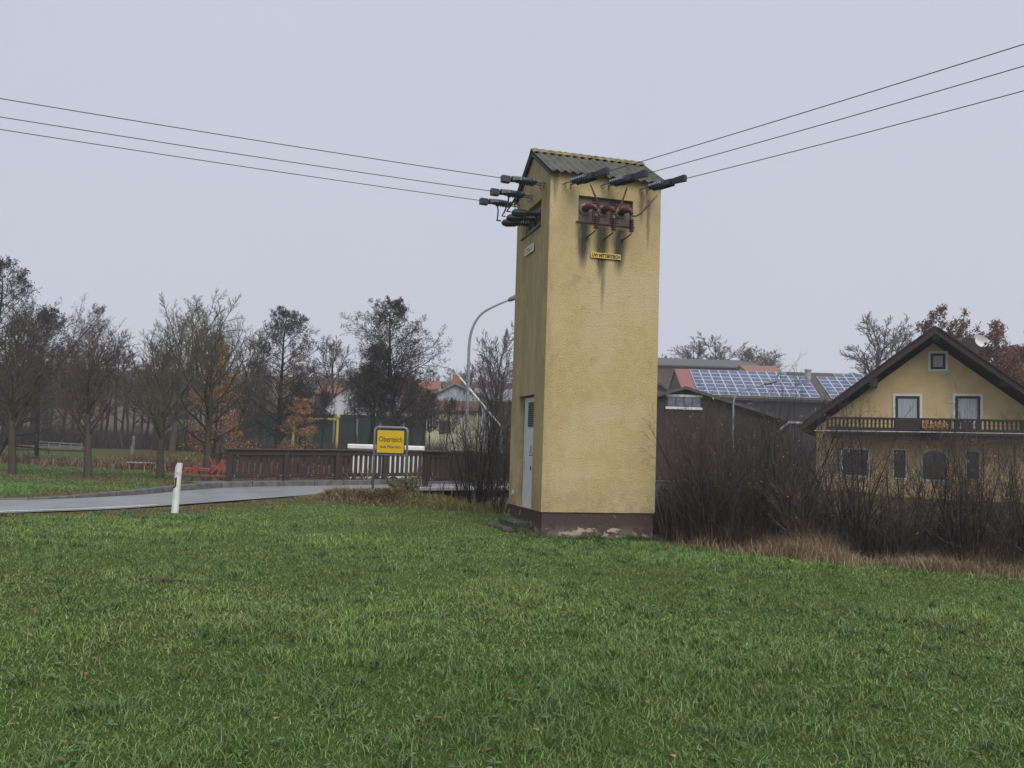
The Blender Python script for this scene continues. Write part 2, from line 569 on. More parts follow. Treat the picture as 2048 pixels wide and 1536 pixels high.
def railing(A, B, hgt, n_bay, label, post_w=.14, last_solid=False):
    """timber bridge railing from A to B (base points)"""
    A, B = Vector(A), Vector(B)
    d = B - A; L = math.hypot(d.x, d.y); ang = math.atan2(d.y, d.x); rise = d.z / L
    r = thing('bridge_railing', label, 'railing', A, ang, 'dark timber railings of the road bridge')
    sh = Matrix(((1, 0, 0, 0), (0, 1, 0, 0), (rise, 0, 1, 0), (0, 0, 0, 1)))
    bay = L / n_bay
    rr = random.Random(int(L * 100))
    MB().cbox(-.16, L + .16, -.12, .12, hgt - .055, hgt, .012, M=sh).build('handrail', DW, r)
    MB().cbox(-.10, L + .10, -.05, .05, hgt - .20, hgt - .06, .01, M=sh).build('top_rail', DW, r)
    pm = MB().cbox(-post_w / 2, post_w / 2, -.075, .075, .0, hgt - .06, .012).mesh('post', DW)
    fm = MB().box(-.045, .045, .08, .11, -.35, .22).mesh('steel_foot', STEEL)
    for k in range(n_bay + 1):
        x = k * bay
        p = obj('post', pm, r, (x, 0, x * rise))
        obj('steel_foot', fm, p)
    slat = MB().cbox(-.058, .058, -.016, .016, .16, hgt - .10, .006).mesh('slat', DW)
    bolt = MB().lathe((0, 0, 0), (0, -1, 0), [(0, .016), (.012, .016), (.018, .006)], 8).mesh('bolt', STEEL)
    for k in range(n_bay):
        x0, x1 = k * bay + post_w / 2, (k + 1) * bay - post_w / 2
        MB().cbox(x0, x1, -.04, .03, .14, .26, .008, M=sh).build('bottom_rail', DW, r)
        for bx in (x0 + .08, (x0 + x1) / 2, x1 - .08):
            obj('bolt', bolt, r, (bx, -.041, .20 + bx * rise))
        m = 9
        for j in range(m):
            x = x0 + (j + .5) * (x1 - x0) / m + rr.uniform(-.006, .006)
            s_ = obj('slat', slat, r, (x, .025, x * rise))
            s_.rotation_euler = (0, rr.uniform(-.008, .008), 0)
    return r


FA, FB = W(457, 966, 26.0), W(848, 960, 30.3)
FBx = FB + (FB - FA) * .28
railing(FA, FBx, 1.02, 5, 'long dark brown timber railing across the road behind the yellow town sign')
NA = W(850, 972, 25.0); dv = (FB - FA); dv.z = 0; dv.normalize()
NB = NA + dv * 5.4
railing(NA, NB, 1.0, 3, 'shadowed dark timber railing between the town sign and the yellow tower')
# bridge slab below the near railing
br = thing('road_bridge', 'low concrete road bridge slab under the timber railings', 'bridge', (NA.x, NA.y, 0), math.atan2(dv.y, dv.x))
MB().cbox(-.4, 6.2, -.30, .42, NA.z - .12, NA.z - .02, .015).build('edge_beam', CONC_WET, br)
MB().box(-.2, 6.0, -.12, 4.4, -.10, .09).build('deck_slab', CONCRETE, br)
MB().box(-.2, .5, -.10, 4.3, -1.6, -.103).build('abutment', CONCRETE, br)
MB().box(5.2, 6.0, -.10, 4.3, -1.6, -.103).build('abutment', CONCRETE, br)

# ------------------------------------------------------------------ transformer tower
TPHI = 0.2707
TA, TB, TZ0, TZ1 = 2.317, 2.274, .438, 6.99
tower = thing('transformer_tower', 'tall yellow plastered transformer tower with corrugated gable roof', 'tower', (.6165, 16.5, 0), TPHI)
TM = Matrix.Translation((.6165, 16.5, 0)) @ Matrix.Rotation(TPHI, 4, 'Z')
TMI = TM.inverted()


def on_front(px, py, y=0.0):
    """tower-local point of the front wall plane (offset y) seen at the pixel"""
    o = TM @ Vector((0, y, 0))
    lx, z = plane_at(px, py, o, TPHI)
    return Vector((lx, y, z))


def on_side(px, py, x=0.0):
    o = TM @ Vector((x, 0, 0))
    lx, z = plane_at(px, py, o, TPHI + math.pi / 2)
    return Vector((x, lx, z))


RIDGE_Y = TB / 2
ap = on_side(1063, 299, -.07)
RIDGE_Z = ap.z - .05
t = NT('yellow_scraped_plaster')
X, Y, Z = t.xyz()
big, mid = t.noise(1.1, 5, .6), t.noise(7, 4, .6)
grain = t.noise(55, 4, .7, stretch=(1, 1, 1.5))
vor = t.n.new('ShaderNodeTexVoronoi'); vor.inputs['Scale'].default_value = 48
t.l.new(t.tc.outputs['Object'], vor.inputs['Vector'])
base = t.mix(t.ramp(mid, .3, .7), (.535, .418, .215), (.475, .368, .190))
base = t.mix(t.math('MULTIPLY', t.ramp(big, .42, .7), .5), base, (.415, .325, .17))
base = t.mix(t.ramp(grain, .62, .75), base, (.23, .175, .09))
base = t.mix(t.math('MULTIPLY', t.ramp(grain, .25, .35, 1, 0), .5), base, (.60, .48, .26))
# grime on the weather side (the gable wall), heavier towards the top, in vertical runs
pat = t.noise(.55, 6, .68)
base = t.mix(t.math('MULTIPLY', t.ramp(pat, .46, .58), .65), base, (.58, .48, .285))
base = t.mix(t.math('MULTIPLY', t.ramp(t.noise(2.6, 6, .72), .54, .70), .55), base, (.36, .285, .155))
splash = t.math('MULTIPLY', t.ramp(Z, 1.15, .45), t.ramp(t.noise(4, 5, .7), .40, .62))
base = t.mix(t.math('MULTIPLY', splash, .6), base, (.33, .27, .16))
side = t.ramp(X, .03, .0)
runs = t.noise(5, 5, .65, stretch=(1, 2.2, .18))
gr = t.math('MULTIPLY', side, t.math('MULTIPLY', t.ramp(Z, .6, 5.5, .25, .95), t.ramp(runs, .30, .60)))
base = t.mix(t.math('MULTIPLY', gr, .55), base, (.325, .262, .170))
# grime along the foot and the near corner of the front wall
edge = t.math('MULTIPLY', t.ramp(X, .22, .02), t.ramp(t.noise(3, 4, .6, stretch=(1, 1, .4)), .35, .65))
base = t.mix(t.math('MULTIPLY', edge, .55), base, (.30, .24, .14))
# dark run-off streaks below the arresters and under the eave
front = t.ramp(Y, .05, .01)
brk = t.noise(8, 5, .7, stretch=(2.4, 1, .35))
st = None
for xc, w_, zt, zb in ((.70, .23, 5.99, 4.95), (1.08, .24, 5.98, 4.7), (1.45, .25, 5.96, 4.9), (1.12, .095, 5.6, 4.1), (2.05, .07, 6.6, 5.4), (1.9, .10, 6.75, 6.0), (.66, .03, 6.5, 4.9), (.1, .1, 6.95, 6.3)):
    dx = t.math('ABSOLUTE', t.math('SUBTRACT', t.math('ADD', X, t.math('MULTIPLY', t.math('SUBTRACT', brk, .5), .12)), xc))
    wz = t.ramp(Z, zb, zt, .45, 1.0)
    m = t.math('MULTIPLY', t.ramp(t.math('DIVIDE', dx, t.math('MULTIPLY', wz, w_)), 1.0, .15), t.math('MULTIPLY', t.ramp(Z, zb, zb + (zt - zb) * .5), t.ramp(Z, zt + .06, zt - .04)))
    amt = .95 if zt < 6 and w_ > .1 else .55
    m = t.math('MULTIPLY', m, amt)
    st = m if st is None else t.math('MAXIMUM', st, m)
st = t.math('MULTIPLY', t.math('MULTIPLY', st, front), t.ramp(brk, .26, .48, .45, 1))
base = t.mix(st, base, (.045, .048, .040))
# dark band painted right under the eave, broken up by noise
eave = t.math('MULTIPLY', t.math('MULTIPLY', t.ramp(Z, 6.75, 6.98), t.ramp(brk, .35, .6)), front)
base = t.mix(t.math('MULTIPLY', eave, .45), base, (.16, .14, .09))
hb = t.math('ADD', t.math('MULTIPLY', grain, 1.0), t.math('MULTIPLY', vor.outputs['Distance'], .5))
t.bump(hb, .022, .9)
PLASTER = t.done(base, .92, 0, .15)

r1, r2 = (.583, 1.722), (6.016, 6.543)      # front recess x, z
g1, g2 = (.549, 1.849), (6.013, 6.556)      # gable recess y, z
d1, d2, dz = .645, 1.705, 2.68              # door opening y range, head
mb = MB()


def holed(fn, u0, u1, v0, v1, holes):
    us = sorted({u0, u1, *[h[0] for h in holes], *[h[1] for h in holes]})
    vs_ = sorted({v0, v1, *[h[2] for h in holes], *[h[3] for h in holes]})
    for i in range(len(us) - 1):
        for k in range(len(vs_) - 1):
            cu, cv = (us[i] + us[i + 1]) / 2, (vs_[k] + vs_[k + 1]) / 2
            if any(h[0] < cu < h[1] and h[2] < cv < h[3] for h in holes): continue
            mb.quad(fn(us[i], vs_[k]), fn(us[i + 1], vs_[k]), fn(us[i + 1], vs_[k + 1]), fn(us[i], vs_[k + 1]))


def reveal(fn, h, dep, bottom=True):
    a, b, c_, d_ = h
    e = [(a, c_, b, c_), (b, c_, b, d_), (b, d_, a, d_), (a, d_, a, c_)]
    for q in (e if bottom else e[1:]):
        mb.quad(fn(q[0], q[1], 0), fn(q[2], q[3], 0), fn(q[2], q[3], dep), fn(q[0], q[1], dep))


ff = lambda u, v, o=0: (u, o, v)
fs_ = lambda u, v, o=0: (o, u, v)
fr = (r1[0], r1[1], r2[0], r2[1]); gr_ = (g1[0], g1[1], g2[0], g2[1]); do_ = (d1, d2, TZ0, dz)
holed(ff, 0, TA, TZ0, TZ1, [fr]); reveal(ff, fr, .10)
holed(fs_, 0, TB, TZ0, TZ1, [gr_, do_]); reveal(fs_, gr_, .10); reveal(fs_, do_, .15, False)
mb.quad((TA, 0, TZ0), (TA, TB, TZ0), (TA, TB, TZ1), (TA, 0, TZ1))
mb.quad((0, TB, TZ0), (TA, TB, TZ0), (TA, TB, TZ1), (0, TB, TZ1))
for x in (0, TA): mb.quad((x, 0, TZ1), (x, TB, TZ1), (x, RIDGE_Y, RIDGE_Z - .03))
mb.quad((0, 0, TZ0), (TA, 0, TZ0), (TA, TB, TZ0), (0, TB, TZ0))
mb.build('wall', PLASTER, tower)

t = NT('brown_plinth_paint')
n1, n2 = t.noise(2.2, 6, .7, stretch=(1, 1, 2.2)), t.noise(30, 4, .7)
X, Y, Z = t.xyz()
low = t.ramp(Z, .28, -.08)
chip = t.ramp(t.math('ADD', n1, t.math('MULTIPLY', low, .16)),   .625, .655)
c = t.mix(t.ramp(n2, .3, .7), (.062, .036, .038), (.088, .054, .054))
c = t.mix(chip, c, (.40, .34, .26))
c = t.mix(t.math('MULTIPLY', low, t.ramp(t.noise(5, 5, .7), .4, .6)), c, (.17, .15, .13))
t.bump(t.math('ADD', n2, t.math('MULTIPLY', chip, -.6)), .012)
PLINTH = t.done(c, .8, 0, .2)
mb = MB()
i_ = .025
mb.box(i_, TA - i_, i_, TB - i_, -.7, TZ0 - .003)
mb.build('plinth', PLINTH, tower)

t = NT('mossy_stone')
n = t.noise(7, 6, .7)
t.bump(n, .04)
STONE = t.done(t.mix(t.ramp(n, .45, .60), (.030, .036, .016), (.13, .115, .095)), .95)
dstep = MB()
for q in ((-.30, .02, d1 - .15, d2 + .25, -.45, .19), (-.52, -.305, d1 + .0, d2 + .35, -.5, .07)):
    dstep.cbox(*q, .03)
dstep.build('door_step', STONE, tower)

WHITE = mat('white_door_paint', (.60, .62, .65), .45, .12, 5)
GREY_V = mat('louvre_grey', (.07, .078, .085), .6, .2, 20)
BLACK = mat('black_plastic', (.018, .018, .02), .5, .2, 20)
door = MB().cbox(.20, .245, d1 + .03, d2 - .03, TZ0 - .02, dz - .03, .008).build('door', WHITE, tower)
door.location.x = -.085
MB().box(.188, .203, d1 + .10, d2 - .34, 2.05, 2.55).build('vent_panel', GREY_V, door)
lv = MB()
for k in range(12):
    z = 2.07 + k * .04
    lv.add([(.186, d1 + .11, z), (.186, d2 - .35, z), (.176, d2 - .35, z + .022), (.176, d1 + .11, z + .022), (.187, d2 - .35, z + .034), (.187, d1 + .11, z + .034)], [(0, 1, 2, 3), (3, 2, 4, 5)])
lv.build('louvre', GREY_V, door)
DZ = on_side(1058, 890, .2)
SGN = mat('warning_yellow', (.62, .60, .55), .4, .1)
BLUE = mat('sign_blue', (.015, .03, .16), .4, .1)
yc = (d1 + d2) / 2 - .05
MB().prism([(.199, yc - .12, 1.47), (.199, yc + .12, 1.47), (.199, yc, 1.70)], (-.003, 0, 0)).build('warning_triangle', SGN, door)
tri = MB()
T3 = [Vector((.1945, yc - .12, 1.47)), Vector((.1945, yc + .12, 1.47)), Vector((.1945, yc, 1.70))]
cc = (T3[0] + T3[1] + T3[2]) / 3
for k in range(3):
    a_, b_ = T3[k], T3[(k + 1) % 3]
    tri.quad(a_, b_, cc + (b_ - cc) * .78, cc + (a_ - cc) * .78)
tri.prism([(.194, yc + .012, 1.62), (.194, yc - .022, 1.555), (.194, yc - .002, 1.555), (.194, yc - .012, 1.50), (.194, yc + .022, 1.57), (.194, yc + .002, 1.57)], (-.001, 0, 0))
tri.build('triangle_border', BLACK, door)
MB().lathe((.199, yc, 1.36), (-1, 0, 0), [(0, .06), (.003, .06)], 14).build('round_sticker', SGN, door)
MB().lathe((.199, yc, 1.22), (-1, 0, 0), [(0, .05), (.003, .05)], 14).build('round_sticker', BLUE, door)
h = MB().cbox(.18, .2, d2 - .15, d2 - .09, 1.15, 1.45, .005)
h.tube([(.19, d2 - .12, 1.36), (.14, d2 - .12, 1.36), (.135, d2 - .24, 1.36)], .010, 8)
h.build('handle', STEEL, door)
MB().lathe(on_side(1026, 985, 0) + Vector((.004, 0, 0)), (-1, 0, 0), [(0, .055), (.02, .055), (.024, .05)], 16).build('wall_cap', mat('cap_white', (.75, .75, .74), .5), tower)

# recess panels
PANEL = mat('brown_louvre_sheet', (.115, .068, .062), .42, .3, 4, c2=(.15, .10, .095), bump=.001, bscale=30)
pn = MB().box(r1[0] + .01, r1[1] - .01, .08, .10, r2[0] + .01, r2[1] - .01).build('recess_panel', PANEL, tower)
for xc in (.98, 1.36):
    for k in range(10):
        z = r2[0] + .06 + k * .045
        MB().add([(xc - .085, .079, z), (xc + .085, .079, z), (xc + .085, .055, z + .008), (xc - .085, .055, z + .008), (xc + .085, .079, z + .026), (xc - .085, .079, z + .026)],
                 [(0, 1, 2, 3), (3, 2, 4, 5)]).build('louvre', PANEL, pn)
MB().box(r1[0] - .04, r1[1] + .03, -.03, .07, r2[0] - .012, r2[0] + .012).build('sill', mat('dark_sill', (.04, .025, .022), .5), pn)
pn2 = MB().box(.08, .10, g1[0] + .01, g1[1] - .01, g2[0] + .01, g2[1] - .01).build('recess_panel', PANEL, tower)
MB().box(-.035, .07, g1[0] - .02, g1[1] + .04, g2[0] - .012, g2[0] + .012).build('sill', bpy.data.materials['dark_sill'], pn2)

PORC = mat('brown_porcelain', (.085, .018, .013), .18, .3, 8, spec=.6)
PORC2 = mat('red_brown_resin', (.095, .030, .026), .4, .4, 6, c2=(.13, .06, .055))
GLASSY = mat('dark_composite', (.028, .033, .043), .4, .3, 10)
COP = mat('brown_cable_sleeve', (.16, .07, .055), .5, .4, 8)
GALV = mat('weathered_bracket_steel', (.20, .20, .20), .5, .3, 12, metal=.4)


def ribbed(n, L, r0, r1_):
    pr_ = []
    for k in range(n):
        a = L * k / n; b = L / n
        pr_ += [(a, r0), (a + b * .35, r1_), (a + b * .55, r1_), (a + b * .8, r0)]
    return pr_ + [(L, r0)]


HX = [on_front(1188, 417), on_front(1226, 420), on_front(1263, 424)]
AX = [on_front(1192, 445, -.28), on_front(1227, 449, -.28), on_front(1263, 452, -.28)]
cab_tops = [on_front(1181, 369, -.40), on_front(1254, 376, -.40), on_front(1314, 391, -.42)]
for k in range(3):
    # elbow bushing out of the panel
    p = Vector((.74 + .375 * k, .08, 6.30))
    b = MB()
    b.lathe(p, (0, -1, 0), [(0, .115), (.02, .115), (.03, .08), (.04, .07)], 16)
    bo = b.build('bushing', mat('bushing_flange', (.24, .19, .18), .45), tower, smooth=False)
    e = MB()
    path = [p + Vector((0, -.03, 0)), p + Vector((.03, -.10, .03)), p + Vector((.08, -.16, .035)), p + Vector((.13, -.20, .01)), p + Vector((.155, -.215, -.06))]
    e.tube(path, [.070, .066, .058, .048, .036], 14)
    e.build('elbow', PORC2, bo, smooth=True)
    # surge arrester standing below, ribbed
    q = AX[k]
    top = Vector((q.x, q.y, q.z + .13)); bot = Vector((q.x, q.y, q.z - .12))
    s_ = MB().lathe(bot, (0, 0, 1), ribbed(6, .25, .028, .052), 14).build('surge_arrester', PORC, tower, smooth=False)
    MB().lathe(bot + Vector((0, 0, -.05)), (0, 0, 1), [(0, .014), (.05, .014)], 8).build('end_fitting', GALV, s_)
    MB().lathe(top, (0, 0, 1), [(0, .03), (.03, .03), (.04, .012), (.07, .012)], 10).build('end_fitting', GALV, s_)
    MB().tube([bot + Vector((0, 0, -.03)), Vector((q.x - .04, -.16, q.z - .20)), Vector((q.x - .09, .0, q.z - .24))], .014, 6).build('bracket', BLACK, s_)
    MB().lathe(Vector((q.x - .09, -.001, q.z - .24)), (0, -1, 0), [(0, .035), (.012, .035)], 10).build('wall_plate', mat('dirty_plate', (.07, .07, .065), .8), s_)
    # leads: bushing end to arrester head, arrester head up to the line
    t0 = top + Vector((0, 0, .06)); e0 = path[-1]
    m = MB()
    m.tube([e0, e0 + Vector((.01, -.02, -.08)), (e0 + t0) / 2 + Vector((0, 0, -.04)), t0], .012, 6)
    m.build('lead', COP, s_, smooth=True)
    ct = cab_tops[k]
    mid_ = t0 * .75 + ct * .25 + Vector(((.10, .04, .06)[k], 0, (-.02, -.05, -.04)[k]))
    m = MB().tube([t0, t0 + (mid_ - t0) * .5 + Vector(((.06, .0, .0)[k], 0, -.02)), mid_, mid_ * .5 + ct * .5, ct], [.014, .018, .02, .02, .013], 8)
    m.build('line_lead', COP, s_, smooth=True)

# roof
t = NT('fibre_cement_roof')
n1, n2, n3 = t.noise(3, 5, .65), t.noise(14, 5, .7), t.noise(60, 3, .6)
c = t.mix(t.ramp(n1, .35, .65), (.070, .072, .062), (.115, .115, .098))
c = t.mix(t.ramp(n2, .54, .72), c, (.095, .088, .048))
c = t.mix(t.ramp(n3, .70, .76), c, (.45, .45, .42))
t.bump(n3, .006)
ROOF = t.done(c, .9, 0, .15)
t = NT('mossy_ridge')
n1 = t.noise(9, 5, .7)
t.bump(t.noise(40, 4, .7), .012)
MOSS = t.done(t.mix(t.ramp(n1, .38, .6), (.10, .092, .045), (.25, .21, .125)), .95, 0, .1)
OV = .075
slope = (RIDGE_Z - TZ1) / (RIDGE_Y)
roof = None
NCOR = 15
xs = np.linspace(-OV, TA + OV, NCOR * 8 + 1)
wv = .022 * np.cos((xs + OV) / (TA + 2 * OV) * NCOR * 2 * math.pi)
for sgn in (1, -1):
    mb = MB()
    rows = []
    for lay in (0, -.014):
        for u in (0, .25, .5, .75, 1):
            y = u * (RIDGE_Y + .13)
            z = RIDGE_Z + .035 - y * slope
            rows.append([(x, RIDGE_Y - sgn * y, z + w_ + lay) for x, w_ in zip(xs, wv)])
    N = len(xs)
    mb.v = [p for r_ in rows for p in r_]
    for L0 in (0, 5):
        for r_ in range(4):
            for k in range(N - 1):
                mb.f.append(((L0 + r_) * N + k, (L0 + r_) * N + k + 1, (L0 + r_ + 1) * N + k + 1, (L0 + r_ + 1) * N + k)); mb.m.append(0)
    for k in range(N - 1): mb.f.append((4 * N + k, 4 * N + k + 1, 9 * N + k + 1, 9 * N + k)); mb.m.append(0)
    for k in (0, N - 1):
        for r_ in range(4): mb.f.append((r_ * N + k, (r_ + 1) * N + k, (6 + r_) * N + k, (5 + r_) * N + k)); mb.m.append(0)
    rf = mb.build('roof_sheet', ROOF, tower)
    if roof is None: roof = rf
    mb = MB()
    sl = math.hypot(1, slope)
    for xe in (-OV + .012, TA + OV - .04):
        mb.prism([(xe, RIDGE_Y, RIDGE_Z + .005), (xe, RIDGE_Y - sgn * (RIDGE_Y + .10), RIDGE_Z + .005 - (RIDGE_Y + .10) * slope),
                  (xe, RIDGE_Y - sgn * (RIDGE_Y + .10), RIDGE_Z - .075 - (RIDGE_Y + .10) * slope), (xe, RIDGE_Y, RIDGE_Z - .075)], (.028, 0, 0))
    mb.build('verge_board', mat('dark_verge', (.035, .030, .026), .7), tower, fix=True)
mb = MB()
for k in range(NCOR):
    x0 = -OV + (TA + 2 * OV) * k / NCOR; x1 = -OV + (TA + 2 * OV) * (k + 1) / NCOR + .015
    ring = []
    for e_, (x, g_) in enumerate(((x0, .0), ((x0 + x1) / 2, .02), (x1, .008))):
        ring.append([(x, RIDGE_Y + .14 * c_, RIDGE_Z + .085 + g_ - abs(c_) * .14 * slope - .035 * (abs(c_) > .9)) for c_ in (-1, -.6, -.2, .2, .6, 1)])
    o_ = len(mb.v)
    for r_ in ring: mb.v.extend(r_)
    for i in range(2):
        for j in range(5): mb.f.append((o_ + i * 6 + j, o_ + i * 6 + j + 1, o_ + (i + 1) * 6 + j + 1, o_ + (i + 1) * 6 + j)); mb.m.append(0)
mb.build('ridge_cap', MOSS, roof, smooth=True)

# sign plates on the tower
YEL = mat('sign_yellow_enamel', (.68, .46, .09), .4, .15, 6)
CREAM = mat('sign_cream_enamel', (.62, .58, .42), .45, .2, 6)
a0, a1 = on_front(1181, 504.5), on_front(1240, 521)
sg = MB().cbox(a0.x, a1.x, -.035, -.020, a1.z, a0.z, .004).build('sign_plate', YEL, tower)
sg['label'] = 'small yellow plate reading UW MITTERTEICH'
M = Matrix.Translation(((a0.x + a1.x) / 2, -.037, (a0.z + a1.z) / 2)) @ Matrix.Rotation(math.pi / 2, 4, 'X')
text_part('UW MITTERTEICH', .165, 'lettering', BLACK, sg, M, 1, .001, .007, ((a1.x - a0.x) * .93, (a0.z - a1.z) * .66))
a0, a1 = on_side(1070, 485), on_side(1052.5, 507)
sg = MB().cbox(-.035, -.02, a0.y, a1.y, a0.z - .17, a0.z - .0, .004).build('sign_plate', CREAM, tower)
sg['label'] = 'small faded cream plate on the gable wall'
M = Matrix.Translation((-.037, (a0.y + a1.y) / 2, a0.z - .085)) @ Matrix.Rotation(-math.pi / 2, 4, 'Z') @ Matrix.Rotation(math.pi / 2, 4, 'X')
text_part('ON 1', .15, 'lettering', BLACK, sg, M, 1, .001, 0, (abs(a1.y - a0.y) * .75, .11))

# gable side cable terminations
for k, (px, py) in enumerate(((1072, 432), (1058, 440), (1041, 447))):
    yy = (.80, 1.18, 1.56)[k]; zz = (6.30, 6.29, 6.28)[k]
    p = Vector((.08, yy, zz))
    s_ = MB().lathe(p, (-1, 0, 0), [(0, .12), (.03, .12), (.05, .07)], 14).build('bushing', GLASSY, tower)
    MB().lathe(p + Vector((-.05, 0, 0)), (-1, 0, 0), ribbed(5, .26, .03, .055), 12).build('ribbed_insulator', GLASSY, s_)
    MB().lathe(p + Vector((-.29, 0, 0)), (-1, 0, -.05), [(0, .045), (.03, .072), (.22, .085), (.30, .06), (.33, .02)], 9).build('protective_hood', GLASSY, s_)

# strain insulators and lines
WIRE = mat('line_wire', (.045, .05, .065), .5, .1)
HOOD = mat('bird_guard_plastic', (.026, .030, .042), .42, .25, 8)
GLINS = mat('glazed_blue_grey', (.05, .075, .11), .2, .3, 9, spec=.6)


def strain(anchor, direction, L, label, hood_tail):
    """anchor: world point on the wall; string points along direction"""
    d = Vector(direction).normalized()
    rt = d.cross(Vector((0, 0, 1))).normalized(); up = rt.cross(d)
    B = Matrix(((rt.x, d.x, up.x, anchor.x), (rt.y, d.y, up.y, anchor.y), (rt.z, d.z, up.z, anchor.z), (0, 0, 0, 1)))
    r = thing('strain_insulator', label, 'insulator', anchor, 0, 'strain insulators holding the overhead wires')
    Bl = B.copy(); Bl.translation = (0, 0, 0)
    P = lambda x, y, z: Bl @ Vector((x, y, z))
    D3 = lambda x, y, z: Bl.to_3x3() @ Vector((x, y, z))
    mb = MB()
    for sx in (-.07, .07):
        mb.tube([P(sx, -.02, 0), P(sx, .10, 0), P(sx * .9, .17, 0)], .014, 6)
        mb.tube([P(sx, .05, .05), P(sx, .05, -.06), P(sx, .02, -.09)], .011, 5)
    mb.build('clevis', GALV, r)
    for sx in (-.07, .07):
        MB().lathe(P(sx, .17, 0), D3(0, 1, 0), [(0, .02), (.03, .035)] + [(.03 + a, b) for a, b in ribbed(6, L * .40, .030, .056)] + [(.05 + L * .40, .038), (.09 + L * .40, .028)], 12).build('ribbed_insulator', GLINS, r)
    e = .17 + L * .40
    MB().box(-.11, .11, e + .02, e + .07, -.02, .02, M=Bl).build('yoke_plate', GALV, r)
    # hood: tapered trough over the clamp
    if hood_tail == 'flare':
        prof = [(.22, .085, .060, -.02), (e - .10, .10, .066, -.062), (e + .22, .09, .062, -.060), (L * .88, .04, .042, -.03)]
    else:
        prof = [(e - .20, .105, .072, .03), (e + .02, .105, .080, -.01), (e + .20, .075, .070, -.035), (L * .88, .03, .045, -.02)]
    mb = MB()
    vs_ = []
    for y, hw, zt, zb in prof: vs_ += [P(-hw, y, zb), P(-hw * .85, y, zt * .7), P(0, y, zt), P(hw * .85, y, zt * .7), P(hw, y, zb)]
    mb.add(vs_, [(i * 5 + j, i * 5 + j + 1, i * 5 + j + 6, i * 5 + j + 5) for i in range(3) for j in range(4)] + [(4, 3, 2, 1, 0), (15, 16, 17, 18, 19)])
    mb.build('bird_guard', HOOD, r)
    if hood_tail == 'flare':
        mb = MB()
        y0, y1 = L * .80, L * 1.28
        vs_ = [P(-.04, y0, -.04), P(.04, y0, -.04), P(.04, y0, .045), P(-.04, y0, .045), P(-.045, y1, -.062), P(.045, y1, -.062), P(.045, y1, .058), P(-.045, y1, .058)]
        mb.add(vs_, [(0, 1, 2, 3), (7, 6, 5, 4), (0, 4, 5, 1), (1, 5, 6, 2), (2, 6, 7, 3), (3, 7, 4, 0)])
        mb.build('tail_guard', HOOD, r)
    else:
        MB().cbox(-.06, .06, L * .92, L * 1.12, -.085, .05, .012, M=Bl).build('tail_guard', HOOD, r)
    return anchor + d * (L * 1.0)


def wire(p, q, label, sag, ext):
    """span from p through q, going on beyond to the next mast"""
    p, q = Vector(p), Vector(q)
    d = q - p
    pts = []
    n = 40
    for i in range(n + 1):
        s_ = ext * i / n
        x = p + d * s_
        x.z -= sag * (4 * s_ * (1 - s_) if s_ <= 1 else -.0 + 4 * s_ * (1 - s_)) * .25
        pts.append(tuple(x))
    o = MB().tube(pts, .0075, 5).build('overhead_wire', WIRE)
    tag(o, label, 'wire', 'overhead wires of the tower')


names = ('upper', 'middle', 'lower')
# left span: end points at the picture's edge
for k, (apx, tip, edge_y, dA, dE) in enumerate((((1088, 369), (1000, 357), 196, None, 13.35), ((1063, 394), (980, 384), 233, None, 14.0), ((1037, 412), (960, 406), 258, None, 14.6))):
    a = TM @ on_side(apx[0], apx[1])
    e = W(-20, edge_y - 2.5, dE)
    d = (e - a)
    end = strain(a, d, (.80, .80, .80)[k], ('dark ribbed strain insulator nearest the roof on the gable side', 'middle strain insulator on the gable side of the tower', 'lowest strain insulator at the far edge of the gable wall')[k], 'box')
    wire(a + d.normalized() * .62, e, ('uppermost', 'middle', 'lowest')[k] + ' of the three overhead wires running off to the left', .10, 2.6)
    # jumper down to the termination
    j0 = TMI @ (a + d.normalized() * .50)
    yy = (.80, 1.18, 1.56)[k]
    j1 = Vector((-.56, yy, 6.30))
    m = MB().tube([j0 + Vector((0, 0, -.05)), j0 * .7 + j1 * .3 + Vector((0, 0, -.06)), j0 * .25 + j1 * .75 + Vector((-.05, 0, -.05)), j1 + Vector((-.08, 0, 0)), j1], .016, 6)
    m.build('jumper_lead', BLACK, tower, smooth=True)
for k, (apx, edge_y, dE) in enumerate((((1133, 369), 88, 10.9), ((1209, 372), 132, 11.4), ((1286, 380), 182, 11.9))):
    a = TM @ on_front(apx[0], apx[1])
    e = W(2068, edge_y - 6, dE)
    d = (e - a)
    d0 = d.normalized() + Vector((0, 0, .02))
    end = strain(a, d0, .80, ('hooded strain insulator on the front wall nearest the gable', 'middle hooded strain insulator on the front wall under the eave', 'rightmost hooded strain insulator reaching past the tower corner')[k], 'flare')
    wire(a + d0.normalized() * .62, e, ('uppermost', 'middle', 'lowest')[k] + ' of the three overhead wires running off to the right', .08, 3.0)

